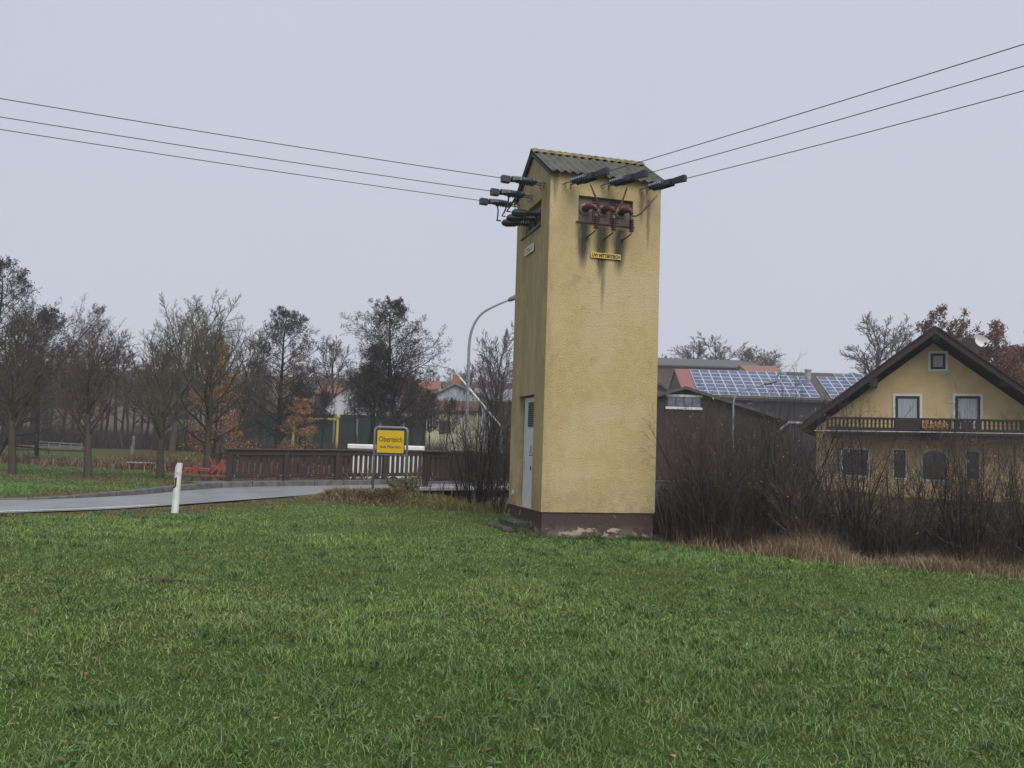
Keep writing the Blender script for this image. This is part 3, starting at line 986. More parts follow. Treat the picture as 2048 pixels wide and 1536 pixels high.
# ------------------------------------------------------------------ town sign
SD = 23.3
sb0, sb1 = W(745, 977, SD), W(811, 975, SD)
sx0 = sb0.x
zt_ = W(782, 855, SD).z
zc_ = W(782, 910, SD).z
sw = (sb1.x - sb0.x)
zg = gz((sb0.x + sb1.x) / 2, SD)
sign = thing('town_sign', 'yellow town sign reading Oberteich in a grey tubular frame', 'sign', ((sb0.x + sb1.x) / 2, SD, zg), math.radians(-3))
hw, h0, h1 = sw / 2 + .0, zc_ - zg, zt_ - zg
POLE = mat('grey_sign_tube', (.24, .265, .30), .45, .2, 9, metal=.2)
rc = .10
fp = [(-hw, 0, -.3), (-hw, 0, h1 - rc)] + [(-hw + rc - rc * math.cos(a), 0, h1 - rc + rc * math.sin(a)) for a in (.4, .8, 1.2, 1.57)] + \
     [(hw - rc + rc * math.sin(a), 0, h1 - rc + rc * math.cos(a)) for a in (0, .4, .8, 1.2, 1.57)] + [(hw, 0, -.3)]
MB().tube(fp, .032, 10).build('tubular_frame', POLE, sign, smooth=True)
MB().tube([(-hw, 0, h0), (hw, 0, h0)], .026, 8).build('crossbar', POLE, sign, smooth=True)
SY = mat('traffic_yellow', (.72, .47, .02), .35, .1, 3)
pw, pz0, pz1 = hw - .055, h0 + .035, h1 - .055
panel = MB().box(-pw, pw, -.052, -.040, pz0, pz1).build('sign_panel', SY, sign)
bd = MB()
th = .022
for q in ((-pw, pw, pz0, pz0 + th), (-pw, pw, pz1 - th, pz1), (-pw, -pw + th, pz0 + th, pz1 - th), (pw - th, pw, pz0 + th, pz1 - th)):
    bd.box(q[0], q[1], -.0545, -.0525, q[2], q[3])
bd.build('border', BLACK, panel)
cz = (pz0 + pz1) / 2
RX = Matrix.Rotation(math.pi / 2, 4, 'X')
text_part('Oberteich', .205, 'lettering', BLACK, panel, Matrix.Translation((0, -.0545, cz + .10 * (pz1 - pz0))) @ RX, 1, .001, .001, (2 * pw * .82, (pz1 - pz0) * .225))
text_part('Stadt Mitterteich', .103, 'lettering', BLACK, panel, Matrix.Translation((0, -.0545, cz - .21 * (pz1 - pz0))) @ RX, 1, .001, .0, (2 * pw * .74, (pz1 - pz0) * .125))

# ------------------------------------------------------------------ roadside delineator post
DP = W(350, 1017, 17.4)
zg = gz(DP.x, DP.y)
dl = thing('delineator_post', 'white roadside delineator post with black band and orange reflector', 'post', (DP.x, DP.y, zg - .03), math.radians(-14))
dl.scale = (.86, .9, 1.0)
dl.rotation_euler = (math.radians(1), math.radians(1.6), math.radians(18))
DWH = mat('white_plastic', (.70, .71, .70), .5, .12, 6, c2=(.58, .58, .55))
Hh = (1017 - 917) / F_PX * 17.4 + .02
sec = lambda z, s_: [(-.075 * s_, -.0, z), (-.03 * s_, -.05, z), (.045 * s_, -.05, z), (.075 * s_, 0, z), (.045 * s_, .05, z), (-.03 * s_, .05, z)]
mb = MB()
lv_ = [sec(-.1, 1.08), sec(.2, 1.05), sec(Hh * .82, .96)]
mb.v = [p for l in lv_ for p in l]
for i in range(2):
    for k in range(6): mb.f.append((i * 6 + k, i * 6 + (k + 1) % 6, (i + 1) * 6 + (k + 1) % 6, (i + 1) * 6 + k)); mb.m.append(0)
mb.build('post_body', DWH, dl)
mb = MB()
a = sec(Hh * .78, 1.02); b = sec(Hh * .95, 1.02); c_ = sec(Hh, 1.0)
c_ = [(max(p[0], -.045), p[1], p[2]) for p in c_]
b[0] = (b[0][0], b[0][1], Hh * .92); 
mb.v = a + b + c_
for i in range(2):
    for k in range(6): mb.f.append((i * 6 + k, i * 6 + (k + 1) % 6, (i + 1) * 6 + (k + 1) % 6, (i + 1) * 6 + k)); mb.m.append(0)
mb.f += [tuple(range(5, -1, -1)), tuple(range(12, 18))]; mb.m += [0, 0]
mb.build('cap', DWH, dl)
mb = MB()
for (p, q) in (((-.0785, -.001), (-.0315, -.0525)), ((-.0315, -.0525), (-.016, -.0525))):
    z0a, z0b, z1a, z1b = (.50, .53, .69, .72) if p[0] < -.05 else (.53, .545, .72, .735)
    mb.quad((p[0], p[1], Hh * z0a), (q[0], q[1], Hh * z0b), (q[0], q[1], Hh * z1b), (p[0], p[1], Hh * z1a))
mb.build('black_band', BLACK, dl)
mb = MB()
mb.prism([(-.066, -.0165, Hh * .545), (-.048, -.036, Hh * .545), (-.048, -.036, Hh * .675), (-.066, -.0165, Hh * .675)], (-.004, -.004, 0))
mb.build('reflector', mat('orange_reflector', (.62, .25, .03), .25, .1), dl, fix=True)
MB().lathe((-.078, 0.01, Hh * .60), (-1, -.3, 0), [(0, .02), (.03, .02)], 8).build('side_reflector', BLACK, dl)

# ------------------------------------------------------------------ white box trailer behind the far railing
TR = W(772, 958, 36.0)
tw = (845 - 697) / F_PX * 36.0
zg = gz(TR.x, 36)
tz1 = W(772, 890, 36.0).z - zg
tr = thing('box_trailer', 'low white box trailer with an overlapping lid behind the bridge railing', 'trailer', (TR.x, 36.0, zg), math.radians(4))
TWH = mat('trailer_white', (.70, .70, .68), .4, .12, 3)
MB().cbox(-tw / 2 + .1, tw / 2 - .1, -.7, .7, .18, tz1 - .18, .02).build('body', TWH, tr)
MB().cbox(-tw / 2, tw / 2, -.78, .78, tz1 - .20, tz1, .04).build('lid', TWH, tr)
MB().box(-tw / 2 + .14, -tw / 2 + .42, -.712, -.70, tz1 - .33, tz1 - .27).build('handle', BLACK, tr)
for sx in (-.35, .35):
    w_ = MB().lathe((sx, -.62, .22), (0, -1, 0), [(0, .24), (.02, .26), (.14, .26), (.16, .23)], 16).build('wheel', BLACK, tr)
    MB().lathe((sx, -.782, .22), (0, -1, 0), [(0, .14), (.01, .13)], 12).build('rim', GALV, w_)
MB().cbox(-tw / 2 - .9, -tw / 2 + .1, -.05, .05, .3, .38, .01).build('drawbar', GALV, tr)

# ------------------------------------------------------------------ red cultivator
CU = W(418, 958, 29.8)
zg = gz(CU.x, CU.y)
RED = mat('faded_red_paint', (.27, .050, .042), .55, .35, 6, c2=(.17, .045, .040))
RUST = mat('rusty_steel', (.16, .07, .05), .8, .4, 9)
cu = thing('field_cultivator', 'red tractor cultivator with bent tines parked by the railing', 'cultivator', (CU.x, CU.y, zg), math.radians(8))
k_ = 29.8 / F_PX
def C(px, py, y=0.0): return Vector(((px - 418) * k_, y, max(.0, (962 - py - .0316 * (418 - px)) * k_)))
MB().cbox(-.78, .9, -.06, .06, .42, .54, .012).build('front_beam', RED, cu)
MB().cbox(-.95, 1.0, .55, .66, .42, .53, .012).build('rear_beam', RED, cu)
MB().cbox(-1.15, .75, -.5, -.42, .26, .34, .01).build('ground_bar', RUST, cu)
for x in (-.55, .05, .62): MB().box(x - .04, x + .04, -.42, .55, .44, .52).build('cross_member', RED, cu)
for x in (-.45, .12, .5): MB().cbox(x - .09, x + .09, -.10, .10, .36, .60, .015).build('tine_clamp', RED, cu)
MB().prism([(.30, -.02, .54), (.52, -.02, .54), (.46, -.02, .86), (.36, -.02, .86)], (0, .04, 0)).build('hitch_plate', RED, cu, fix=True)
for x in (-.7, -.2, .35): MB().tube([(x, -.46, .30), (x + .04, -.46, .12), (x + .10, -.46, -.02)], .022, 6).build('harrow_tooth', RUST, cu)
for a, b in ((C(410, 936), C(452, 916)), (C(452, 916), C(462, 930)), (C(430, 928, -.3), C(418, 906, -.3)), (C(424, 940, -.35), C(436, 926, .0)), (C(370, 940, -.45), C(381, 929, .0)), (C(430, 928, .3), C(452, 917, .1))):
    MB().tube([a, b], .030, 6).build('brace', RED, cu)
for x, y in ((-.6, -.3), (-.25, .6), (-.05, 0), (.3, .6), (.45, -.3), (.68, 0), (.85, .6)):
    MB().tube([(x, y, .48), (x + .10, y + .02, .42), (x + .16, y + .02, .28), (x + .08, y + .01, .13), (x - .06, y, .02), (x - .12, y, -.02)], [.028, .026, .024, .024, .024, .012], 6).build('tine', RUST, cu)
MB().prism([(.35, -.34, .03), (.55, -.34, .03), (.50, -.34, .30), (.40, -.34, .30)], (0, .03, 0)).build('blade', RED, cu, fix=True)

# ------------------------------------------------------------------ street lamps
def lamp(px, base_y, pts, D, label, r):
    P = [W(x, y, D) for x, y in pts]
    b = Vector((P[0].x, D, gz(P[0].x, D)))
    o = thing('street_lamp', label, 'street lamp', b, 0, 'curved arm street lamps')
    L_ = [p - b for p in P]
    L_[0].x = L_[1].x = L_[0].x * 0
    path = [Vector((0, 0, -.2)), Vector((0, 0, L_[1].z))] + [Vector((p.x, 0, p.z)) for p in L_[2:]]
    # smooth the bend
    sm = catmull([tuple(p) for p in path], 6)
    n = len(sm)
    rr_ = [r * (1.25 - .6 * i / n) for i in range(n)]
    MB().tube([tuple(p) for p in sm], rr_, 10).build('pole', POLE, o, smooth=True)
    e = Vector(sm[-1]); d = (Vector(sm[-1]) - Vector(sm[-2])).normalized()
    h_ = MB()
    h_.lathe(e - d * .05, d, [(0, r * .8), (.08, r * 1.6), (.35, r * 2.0), (.62, r * 1.5), (.68, r * .4)], 12)
    h_.build('lamp_head', GALV, o, smooth=True)
    return o


lamp(935, 900, [(931.5, 905), (936, 760), (938.5, 690), (946, 654), (963, 628), (990, 612), (1018, 600)], 38.0, 'tall grey street lamp whose arm ends behind the tower', .058)
lamp(1466, 880, [(1466, 880), (1466, 825), (1468, 800), (1476, 786), (1495, 778), (1520, 771), (1529, 768.5)], 42.0, 'pale green street lamp in front of the dark barn', .042)

# ------------------------------------------------------------------ the yellow house on the right
HANG = math.radians(-22)
hp = W(1870, 1000, 37.0)
HO = Vector((hp.x, 37.0, 0))
zg = gz(HO.x, HO.y) - .3
house = thing('yellow_house', 'yellow rendered house with dark gable roof and timber balcony', 'house', (HO.x, HO.y, 0), HANG)


def hpt(px, py, off=0.0):
    """house-local (x, z) in the plane off metres in front of the gable wall"""
    o = HO + Vector((math.sin(HANG), -math.cos(HANG), 0)) * off
    return plane_at(px, py, o, HANG)


HYEL = mat('house_render_yellow', (.59, .455, .235), .9, .12, 1.5, bump=.004, bscale=60)
HWH = mat('house_white_trim', (.68, .68, .69), .8, .1, 4)
HBR = mat('house_dark_timber', (.030, .020, .017), .6, .35, 5, bump=.003, bscale=20, stretch=(3, 3, 14))
HTILE = mat('brown_roof_tile', (.060, .030, .026), .7, .4, 6)
t = NT('window_glass_dark'); t.p.inputs['Specular IOR Level'].default_value = .7
GLASS = t.done((.03, .033, .036), .06)
t = NT('net_curtain'); cn = t.noise(14, 3, .5, stretch=(3.2, 1, .05))
CURT = t.done(t.mix(t.ramp(cn, .35, .65), (.42, .46, .50), (.28, .31, .34)), .7)
xp, zp = hpt(1870.4, 653, 1.2)
xl, zl = hpt(1597, 852, 1.2)
sl_h = (zp - zl) / (xp - xl)
xe = xp - xl
WX0 = hpt(1632, 930)[0]
wl_, wr_ = WX0 - xp, -(WX0 - xp)
DEP = 11.0
house_c = xp
mb = MB()
zr = zp - .55
zw = lambda x: zr - abs(x) * sl_h
poly = [(house_c + wl_, 0, zg), (house_c + wr_, 0, zg), (house_c + wr_, 0, zw(wr_)), (house_c, 0, zr), (house_c + wl_, 0, zw(wl_))]
mb.prism(poly, (0, DEP, 0))
mb.build('wall', HYEL, house, fix=True)
rt = None
for sgn in (-1, 1):
    mb = MB()
    x1 = house_c + sgn * xe
    poly = [(house_c, -1.2, zp), (x1, -1.2, zl), (x1, -1.2, zl - .20), (house_c, -1.2, zp - .26)]
    mb.prism(poly, (0, DEP + 1.6, 0))
    r_ = mb.build('roof', HBR, house, fix=True)
    nT = 26
    tm_ = MB().cbox(-.02, .36, -.10, .30, 0, .045, .01).mesh('roof_tile', HTILE)
    ang = -math.atan(sl_h) * sgn
    for k in range(nT):
        u = (k + .5) / nT
        o = obj('roof_tile', tm_, r_, (house_c + sgn * xe * u, -1.2, zp - (zp - zl) * u + .01))
        o.rotation_euler = (0, (math.atan(sl_h) + .05) if sgn > 0 else (math.pi - math.atan(sl_h) - .05), 0)
        if sgn < 0: o.scale = (1, 1, -1)
    mb = MB()
    mb.prism([(house_c, -1.1, zp + .015), (x1, -1.1, zl + .015), (x1, -1.1, zl + .06), (house_c, -1.1, zp + .06)], (0, DEP + 1.4, 0))
    mb.build('tile_layer', HTILE, r_, fix=True)
    MB().prism([(house_c, -1.235, zp - .05), (x1, -1.235, zl - .05), (x1, -1.235, zl - .27), (house_c, -1.235, zp - .30)], (0, .034, 0)).build('verge_board', HBR, r_, fix=True)
for (px, py) in ((1747, 766), (2010, 764), (1871.5, 672)):
    x, z = hpt(px, py, .6)
    MB().cbox(x - .16, x + .16, -1.15, .05, z - .18, z + .18, .015).build('purlin', HBR, house)


def hwin(x0, y0, x1, y1, kind='window', trim=(4.5, 3.5), glass=GLASS, arch=False):
    xa, za = hpt(x0, y0); xb, zb = hpt(x1, y1)
    f = trim[0] / F_PX * 37
    fr_ = MB()
    if not arch:
        for q in ((xa - f, xa, zb - f, za + f), (xb, xb + f, zb - f, za + f), (xa, xb, za, za + f), (xa, xb, zb - f, zb)):
            fr_.box(q[0], q[1], -.03, .0, q[2], q[3])
    else:
        n = 10; cxm = (xa + xb) / 2; w2 = (xb - xa) / 2; ri = .28
        top = lambda u, e: za - ri + (ri + e) * math.sqrt(max(0, 1 - u * u * .9))
        fr_.box(xa - f, xa, -.03, 0, zb - f, za - ri + .08); fr_.box(xb, xb + f, -.03, 0, zb - f, za - ri + .08); fr_.box(xa, xb, -.03, 0, zb - f, zb)
        for k in range(n):
            u0, u1 = -1 + 2 * k / n, -1 + 2 * (k + 1) / n
            fr_.prism([(cxm + u0 * (w2 + f), 0, top(u0, f)), (cxm + u1 * (w2 + f), 0, top(u1, f)), (cxm + u1 * w2, 0, top(u1, 0)), (cxm + u0 * w2, 0, top(u0, 0))], (0, -.03, 0))
    w = fr_.build(kind, HWH, house)
    b = .10 if kind != 'balcony_door' else .11
    sash = MB()
    for q in ((xa, xa + b, zb, za), (xb - b, xb, zb, za), (xa + b, xb - b, za - b, za), (xa + b, xb - b, zb, zb + b)):
        sash.box(q[0], q[1], -.022, .002, q[2], q[3])
    if not arch: sash.build('sash', HBR, w)
    if arch:
        pane = MB(); n = 10
        pts_ = [(xa, -.012, zb), (xb, -.012, zb)] + [(cxm + u * w2, -.012, top(u, 0)) for u in np.linspace(1, -1, n)]
        pane.add(pts_, [tuple(range(len(pts_)))]).build('pane', glass, w)
        MB().box(cxm - .03, cxm + .03, -.02, -.013, zb, za - .05).build('mullion', HBR, w)
    else:
        MB().box(xa + b, xb - b, -.012, -.004, zb + b, za - b).build('pane', glass, w)
    return w


hwin(1861, 707, 1891, 738.5, glass=CURT)
hwin(1790.5, 792, 1839.5, 880, 'balcony_door', glass=CURT)
hwin(1910, 792, 1961, 880, 'balcony_door', glass=CURT)
hwin(1687, 899, 1735, 951)
hwin(1788, 900, 1811, 956, trim=(2.5, 2))
hwin(1846, 901, 1893, 960, arch=True)
hwin(1933, 903, 1958, 958, trim=(2.5, 2))
# balcony
bal = obj('balcony', None, house)
zR = hpt(1860, 836.5, 1.25)[1]; zF = hpt(1860, 862, 1.25)[1]; zU = hpt(1860, 881, 1.25)[1]
bx0 = hpt(1652, 850, 1.25)[0]; bx1 = hpt(2110, 850, 1.25)[0]
MB().cbox(bx0, bx1, -1.33, -1.2, zR - .09, zR, .015).build('balcony_rail', HBR, bal)
MB().cbox(bx0, bx1, -1.30, -1.22, zF - .02, zF + .10, .01).build('balcony_bottom_rail', HBR, bal)
MB().box(bx0, bx1, -1.28, -.003, zF - .16, zF - .03).build('balcony_floor', HBR, bal)
MB().box(bx0 + .1, bx1 - .1, -1.22, -1.16, zU, zF - .163).build('balcony_fascia', HBR, bal)
nb = int((bx1 - bx0) / .155)
prof = [(0, .046), (.08, .046), (.16, .030), (.3, .056), (.42, .032), (.50, .046), (.6, .046)]
hh = zR - .09 - (zF + .10)
bm_ = MB().lathe((0, 0, 0), (0, 0, 1), [(d * hh / .6, r_) for d, r_ in prof], 6).mesh('baluster', HBR)
for k in range(nb):
    obj('baluster', bm_, bal, (bx0 + (k + .5) * (bx1 - bx0) / nb, -1.26, zF + .10))
for px in (1655, 1790, 1842, 1897, 1925, 2045):
    x = hpt(px, 850, 1.25)[0]
    MB().cbox(x - .05, x + .05, -1.315, -1.215, zF, zR - .005, .01).build('balcony_post', HBR, bal)
x0, x1 = hpt(1791, 850, 1.3)[0], hpt(1841, 850, 1.3)[0]
MB().box(x0, x1, -1.36, -1.335, zF + .02, zR - .04).build('balcony_panel', HBR, bal)
x0, x1 = hpt(1922, 850, 1.3)[0], hpt(1943, 850, 1.3)[0]
MB().box(x0, x1, -1.36, -1.335, zF + .02, zR - .12).build('balcony_panel', HBR, bal)
x0, x1 = hpt(1845, 850, 1.4)[0], hpt(1895, 850, 1.4)[0]
pl_ = thing('planter_box', 'planter box of dry orange leaves hung on the balcony rail', 'planter', (HO.x, HO.y, 0), HANG)
MB().box(x0, x1, -1.62, -1.37, zF - .02, zF + .06).build('trough', HBR, pl_)
rr = random.Random(3)
mb = MB()
for k in range(420):
    c_ = Vector((rr.uniform(x0, x1), rr.uniform(-1.62, -1.37), zF + .06 + rr.random() * .36 * (.6 + .4 * math.sin(k))))
    a_ = Vector((rr.gauss(0, 1), rr.gauss(0, 1), rr.gauss(0, 1))).normalized() * .05; b_ = a_.orthogonal().normalized() * .035
    mb.quad(c_ - a_, c_ + b_, c_ + a_, c_ - b_)
mb.build('dry_leaves', mat('dry_orange_leaves', (.36, .17, .075), .8, .4, 12), pl_)
# chimney and dish
cx_, cz_ = hpt(1941, 700, -3)
ch = MB().cbox(cx_ - .35, cx_ + .35, 2.7, 3.4, cz_ - 1.6, hpt(1941, 678, -3)[1], .02).build('chimney', mat('chimney_cladding', (.035, .03, .032), .6), house)
dx_, dz_ = hpt(1959.5, 685, -1.5)
DISHM = mat('dish_cream', (.55, .53, .47), .5, .12)
dish = obj('satellite_dish', None, house, (dx_, 1.5, dz_), math.radians(25))
mb = MB()
R_ = 13.2 / F_PX * 38
rings = []
for i in range(6):
    r_ = R_ * i / 5
    rings.append((-.14 * (i / 5) ** 2 + .10, r_ + .001))
mb._lathe(Vector((0, 0, 0)), Vector((0, -1, .35)).normalized(), [(.14 * (i / 5) ** 2, R_ * i / 5 + .002) for i in range(6)] + [(.135, R_ * .99), (-.02, .02)], 24, 0)
mb.build('reflector_dish', DISHM, dish, smooth=True)
MB().tube([(0, -.1, -R_ * .9), (0, -.5, -.12)], .02, 6).lathe((0, -.52, -.1), (0, 1, .1), [(0, .04), (.14, .05)], 8).build('feed_arm', GALV, dish)
MB().tube([(0, .05, 0), (0, .25, -.2), (0, .25, -1.2)], .03, 8).build('dish_mast', GALV, dish)
gut = MB().tube([HO + Vector((-6.4, 1.0, W(1540, 872, 36).z)), W(1552, 866, 36), W(1578, 845, 36), W(1604, 846, 36)], .05, 8).build('gutter_pipe', mat('zinc_pipe', (.42, .42, .42), .5), None, smooth=True)
tag(gut, 'pale bent rain pipe left of the yellow house', 'pipe')
cb = MB().tube([W(1628, 861, 34), W(1760, 863, 33.6), W(1900, 865, 33.2), W(2080, 868, 32.6)], .018, 5).build('service_cable', mat('pale_cable', (.45, .45, .46), .6))
tag(cb, 'thin pale cable crossing in front of the balcony', 'cable')

# ------------------------------------------------------------------ barns and far buildings on the right
t = NT('weathered_dark_boards'); g = t.noise(5, 5, .7, stretch=(10, 10, .5))
t.bump(g, .01)
BOARD = t.done(t.mix(t.ramp(g, .3, .7), (.024, .019, .018), (.060, .048, .044)), .85, 0, .2)
RIBROOF = mat('dark_sheet_roof', (.07, .07, .072), .6, .3, 3)


def gable(name, label, cat, D, base_px, apex, left, right, dep, wallm, roofm, yaw=0.0, ov=.35, thick=.16, group=None, board=0.0):
    """house seen gable-on: apex, left and right eave given as photo pixels at depth D"""
    P = [W(apex[0], apex[1], D), W(left[0], left[1], D), W(right[0], right[1], D)]
    gx_ = P[0].x
    zb = min(gz(p.x, D) for p in P) - .5
    o = thing(name, label, cat, (gx_, D, 0), yaw, group)
    a, l, r = [(p.x - gx_, p.z) for p in P]
    wl = MB()
    wl.prism([(l[0] + ov, 0, zb), (r[0] - ov, 0, zb), (r[0] - ov, 0, r[1] - .05 + ov * (a[1] - r[1]) / (r[0] - a[0])), (a[0], 0, a[1] - thick), (l[0] + ov, 0, l[1] - .05 + ov * (a[1] - l[1]) / (a[0] - l[0]))], (0, dep, 0))
    wl.build('wall', wallm, o, fix=True)
    for e in (l, r):
        MB().prism([(a[0], -ov, a[1]), (e[0], -ov, e[1]), (e[0], -ov, e[1] - thick), (a[0], -ov, a[1] - thick)], (0, dep + 2 * ov, 0)).build('roof', roofm, o, fix=True)
    if board:
        x = l[0] + ov; k = 0
        rr = random.Random(len(label))
        while x < r[0] - ov - .02:
            w = board * rr.uniform(.85, 1.1); x2 = min(x + w, r[0] - ov)
            xm = (x + x2) / 2
            e = l if xm < a[0] else r
            zt = a[1] - thick - .03 - (a[1] - e[1]) * abs(xm - a[0]) / abs(e[0] - a[0])
            MB().box(x + .008, x2 - .008, -.03 - rr.random() * .012, -.002, zb + .5, zt).build('board', wallm, o)
            x = x2
    return o, gx_


barn, bx = gable('timber_barn', 'low dark timber barn with a white framed window band', 'barn', 46.0, None, (1368.6, 773), (1270, 800), (1592, 844), 8.0, BOARD, RIBROOF, board=.28)
f46 = lambda px, py: (W(px, py, 46).x - bx, W(px, py, 46).z)
x0, z0 = f46(1335, 791); x1, z1 = f46(1400, 818)
PANE = mat('milky_pane', (.16, .18, .22), .25, .4, 1.5, spec=.6)
wn_ = MB().box(x0, x1, -.075, -.05, z1, z0).build('window', PANE, barn)
for z in (z0, z1): MB().cbox(x0 - .1, x1 + .1, -.12, -.045, z - .06, z + .07, .01).build('window_rail', HWH, wn_)
for k in range(1, 4):
    x = x0 + (x1 - x0) * k / 4
    MB().box(x - .02, x + .02, -.085, -.076, z1 + .07, z0 - .06).build('mullion', BOARD, wn_)

# long barn with solar panels
DR, DE = 93.0, 87.5
rl, rr_ = W(1349, 737.5, DR), W(1760, 749.5, DR)
el, er = W(1343, 790, DE), W(1800, 803, DE)
pvb = thing('solar_barn', 'long dark barn carrying rows of blue solar panels', 'barn', (0, 0, 0))
RL, RR = rl, Vector((rr_.x, rr_.y, rl.z)); EL, ER = Vector((rl.x, DE, el.z)), Vector((rr_.x, DE, el.z))
PVR = mat('barn_roof_brown', (.075, .066, .058), .8, .35, 2)
PINK = mat('faded_red_sheet', (.26, .10, .095), .65, .25, 3, stretch=(8, 1, 1))
NAVY = mat('dark_navy_cladding', (.022, .024, .036), .6, .3, 3)
up_n = (RR - RL).cross(EL - RL).normalized()
if up_n.z < 0: up_n = -up_n


def rp(u, v, h=0.0): return RL.lerp(RR, u).lerp(EL.lerp(ER, u), v) + up_n * h


us = (W(1378, 742, DR).x - RL.x) / (RR.x - RL.x)
MB().prism([rp(0, 0), rp(us, 0), rp(us, 1.02), rp(0, 1.02)], up_n * -.2).build('red_roof_sheet', PINK, pvb, fix=True)
rfo = MB().prism([rp(us + .0005, 0), rp(1, 0), rp(1, 1.02), rp(us + .0005, 1.02)], up_n * -.2).build('roof', PVR, pvb, fix=True)
bk = Vector((0, 5.5, EL.z - RL.z))
MB().prism([RL + bk, RR + bk, RR + Vector((0, .002, 0)), RL + Vector((0, .002, 0))], up_n * -.2).build('roof', PVR, pvb, fix=True)
zb = -.5
MB().prism([(RL.x + .1, DE + .4, zb), (RL.x + .1, DR + 6, zb), (RL.x + .1, DR + 6, EL.z), (RL.x + .1, DR, RL.z - .25), (RL.x + .1, DE + .4, EL.z - .05)], (RR.x - RL.x - .2, 0, 0)).build('wall', NAVY, pvb, fix=True)
fx = W(1440, 805, DE)
MB().cbox(RL.x, RR.x, DE - .25, DE - .1, EL.z - .32, EL.z - .18, .02).build('gutter', HBR, pvb)
MB().tube([W(1616, 760, 90), W(1616, 741, 90)], .28, 12).lathe(W(1616, 741, 90), (0, 0, 1), [(0, .40), (.12, .38)], 12).build('flue', mat('flue_zinc', (.35, .36, .37), .5), pvb)
q = W(1502, 807, DE)
MB().box(q.x - .27, q.x + .27, DE + .35, DE + .42, q.z - .03, q.z + .03).build('wall_lamp', HWH, pvb)
t = NT('solar_cells')
X, Y, Z = t.xyz()
br_ = t.n.new('ShaderNodeTexBrick'); br_.offset = 0
br_.inputs['Color1'].default_value = (.030, .050, .125, 1); br_.inputs['Color2'].default_value = (.037, .060, .145, 1); br_.inputs['Mortar'].default_value = (.16, .19, .27, 1)
br_.inputs['Scale'].default_value = 1.0; br_.inputs['Mortar Size'].default_value = .006; br_.inputs['Brick Width'].default_value = .19; br_.inputs['Row Height'].default_value = .19
t.l.new(t.tc.outputs['Object'], br_.inputs['Vector'])
PV = t.done(br_.outputs[0], .10, 0, .8)
ALU = mat('aluminium_frame', (.72, .74, .77), .5, .1)
su = (RR - RL).normalized(); sv = (EL - RL).normalized()
Lu, Lv = (RR - RL).length, (EL - RL).length
cw, chh = 1.02, Lv / 7.5
pm = MB()
hw_, hh_ = cw / 2 - .02, chh / 2 - .015
pm.box(-hw_, hw_, -hh_, hh_, 0, .04, 1)
pm.quad((-hw_ + .03, -hh_ + .03, .043), (hw_ - .03, -hh_ + .03, .043), (hw_ - .03, hh_ - .03, .043), (-hw_ + .03, hh_ - .03, .043), mi=0)
pmesh = pm.mesh('solar_panel', [PV, ALU])
MP = Matrix(((su.x, -sv.x, up_n.x, 0), (su.y, -sv.y, up_n.y, 0), (su.z, -sv.z, up_n.z, 0), (0, 0, 0, 1)))


def u_at(px, v, D): return (W(px, 760, D).x - RL.x)


col = 0
x_first = u_at(1381, 0, DR - 1)
def col_px(px): return (W(px, 766, 59.3).x - RL.x)
panel_cols = [(x_first + k * cw, 0, 7) for k in range(10)] + [(x_first + (10 + k) * cw, 1, 6) for k in range(2)]
x2 = x_first + 12 * cw + 1.05
panel_cols += [(x2 + k * cw, 1, 6) for k in range(2)] + [(x2 + (2 + k) * cw, 0, 7) for k in range(5)]
rnd = random.Random(5)
for xx, r0, nr in panel_cols:
    if xx + cw > Lu: continue
    for r in range(r0, r0 + nr):
        c_ = RL + su * (xx + cw / 2) + sv * ((r + .5 + .25) * chh) + up_n * .06
        o = obj('solar_panel', pmesh, rfo)
        o.matrix_world = Matrix.Translation(c_) @ MP @ Matrix.Rotation(rnd.uniform(-.006, .006), 4, 'X') @ Matrix.Rotation(rnd.uniform(-.006, .006), 4, 'Y')

GREYR = mat('grey_far_roof', (.10, .10, .104), .8, .2, 2)
ORR = mat('orange_tile_roof', (.26, .125, .085), .8, .25, 3)
REDR = mat('red_tile_roof', (.21, .085, .07), .8, .25, 3)


def hall(name, label, cat, D, x0, x1, y_ridge, y_eave, roofm, wallm, dep=8.0, y_base=None, group=None):
    """building seen along its eave side"""
    a, b = W(x0, y_ridge, D + dep / 2), W(x1, y_ridge, D + dep / 2)
    e = W((x0 + x1) / 2, y_eave, D)
    zr_, ze = (a.z + b.z) / 2, e.z
    xa, xb = a.x, b.x
    o = thing(name, label, cat, ((xa + xb) / 2, D, 0), 0, group)
    h2 = (xb - xa) / 2
    zb_ = gz((xa + xb) / 2, D) - .5
    MB().prism([(-h2 + .2, .3, zb_), (-h2 + .2, dep - .3, zb_), (-h2 + .2, dep - .3, ze), (-h2 + .2, dep / 2, zr_ - .2), (-h2 + .2, .3, ze)], (2 * h2 - .4, 0, 0)).build('wall', wallm, o, fix=True)
    for y_ in (0, dep):
        MB().prism([(-h2, dep / 2, zr_), (h2, dep / 2, zr_), (h2, y_, ze), (-h2, y_, ze)], (0, 0, -.18)).build('roof', roofm, o, fix=True)
    return o


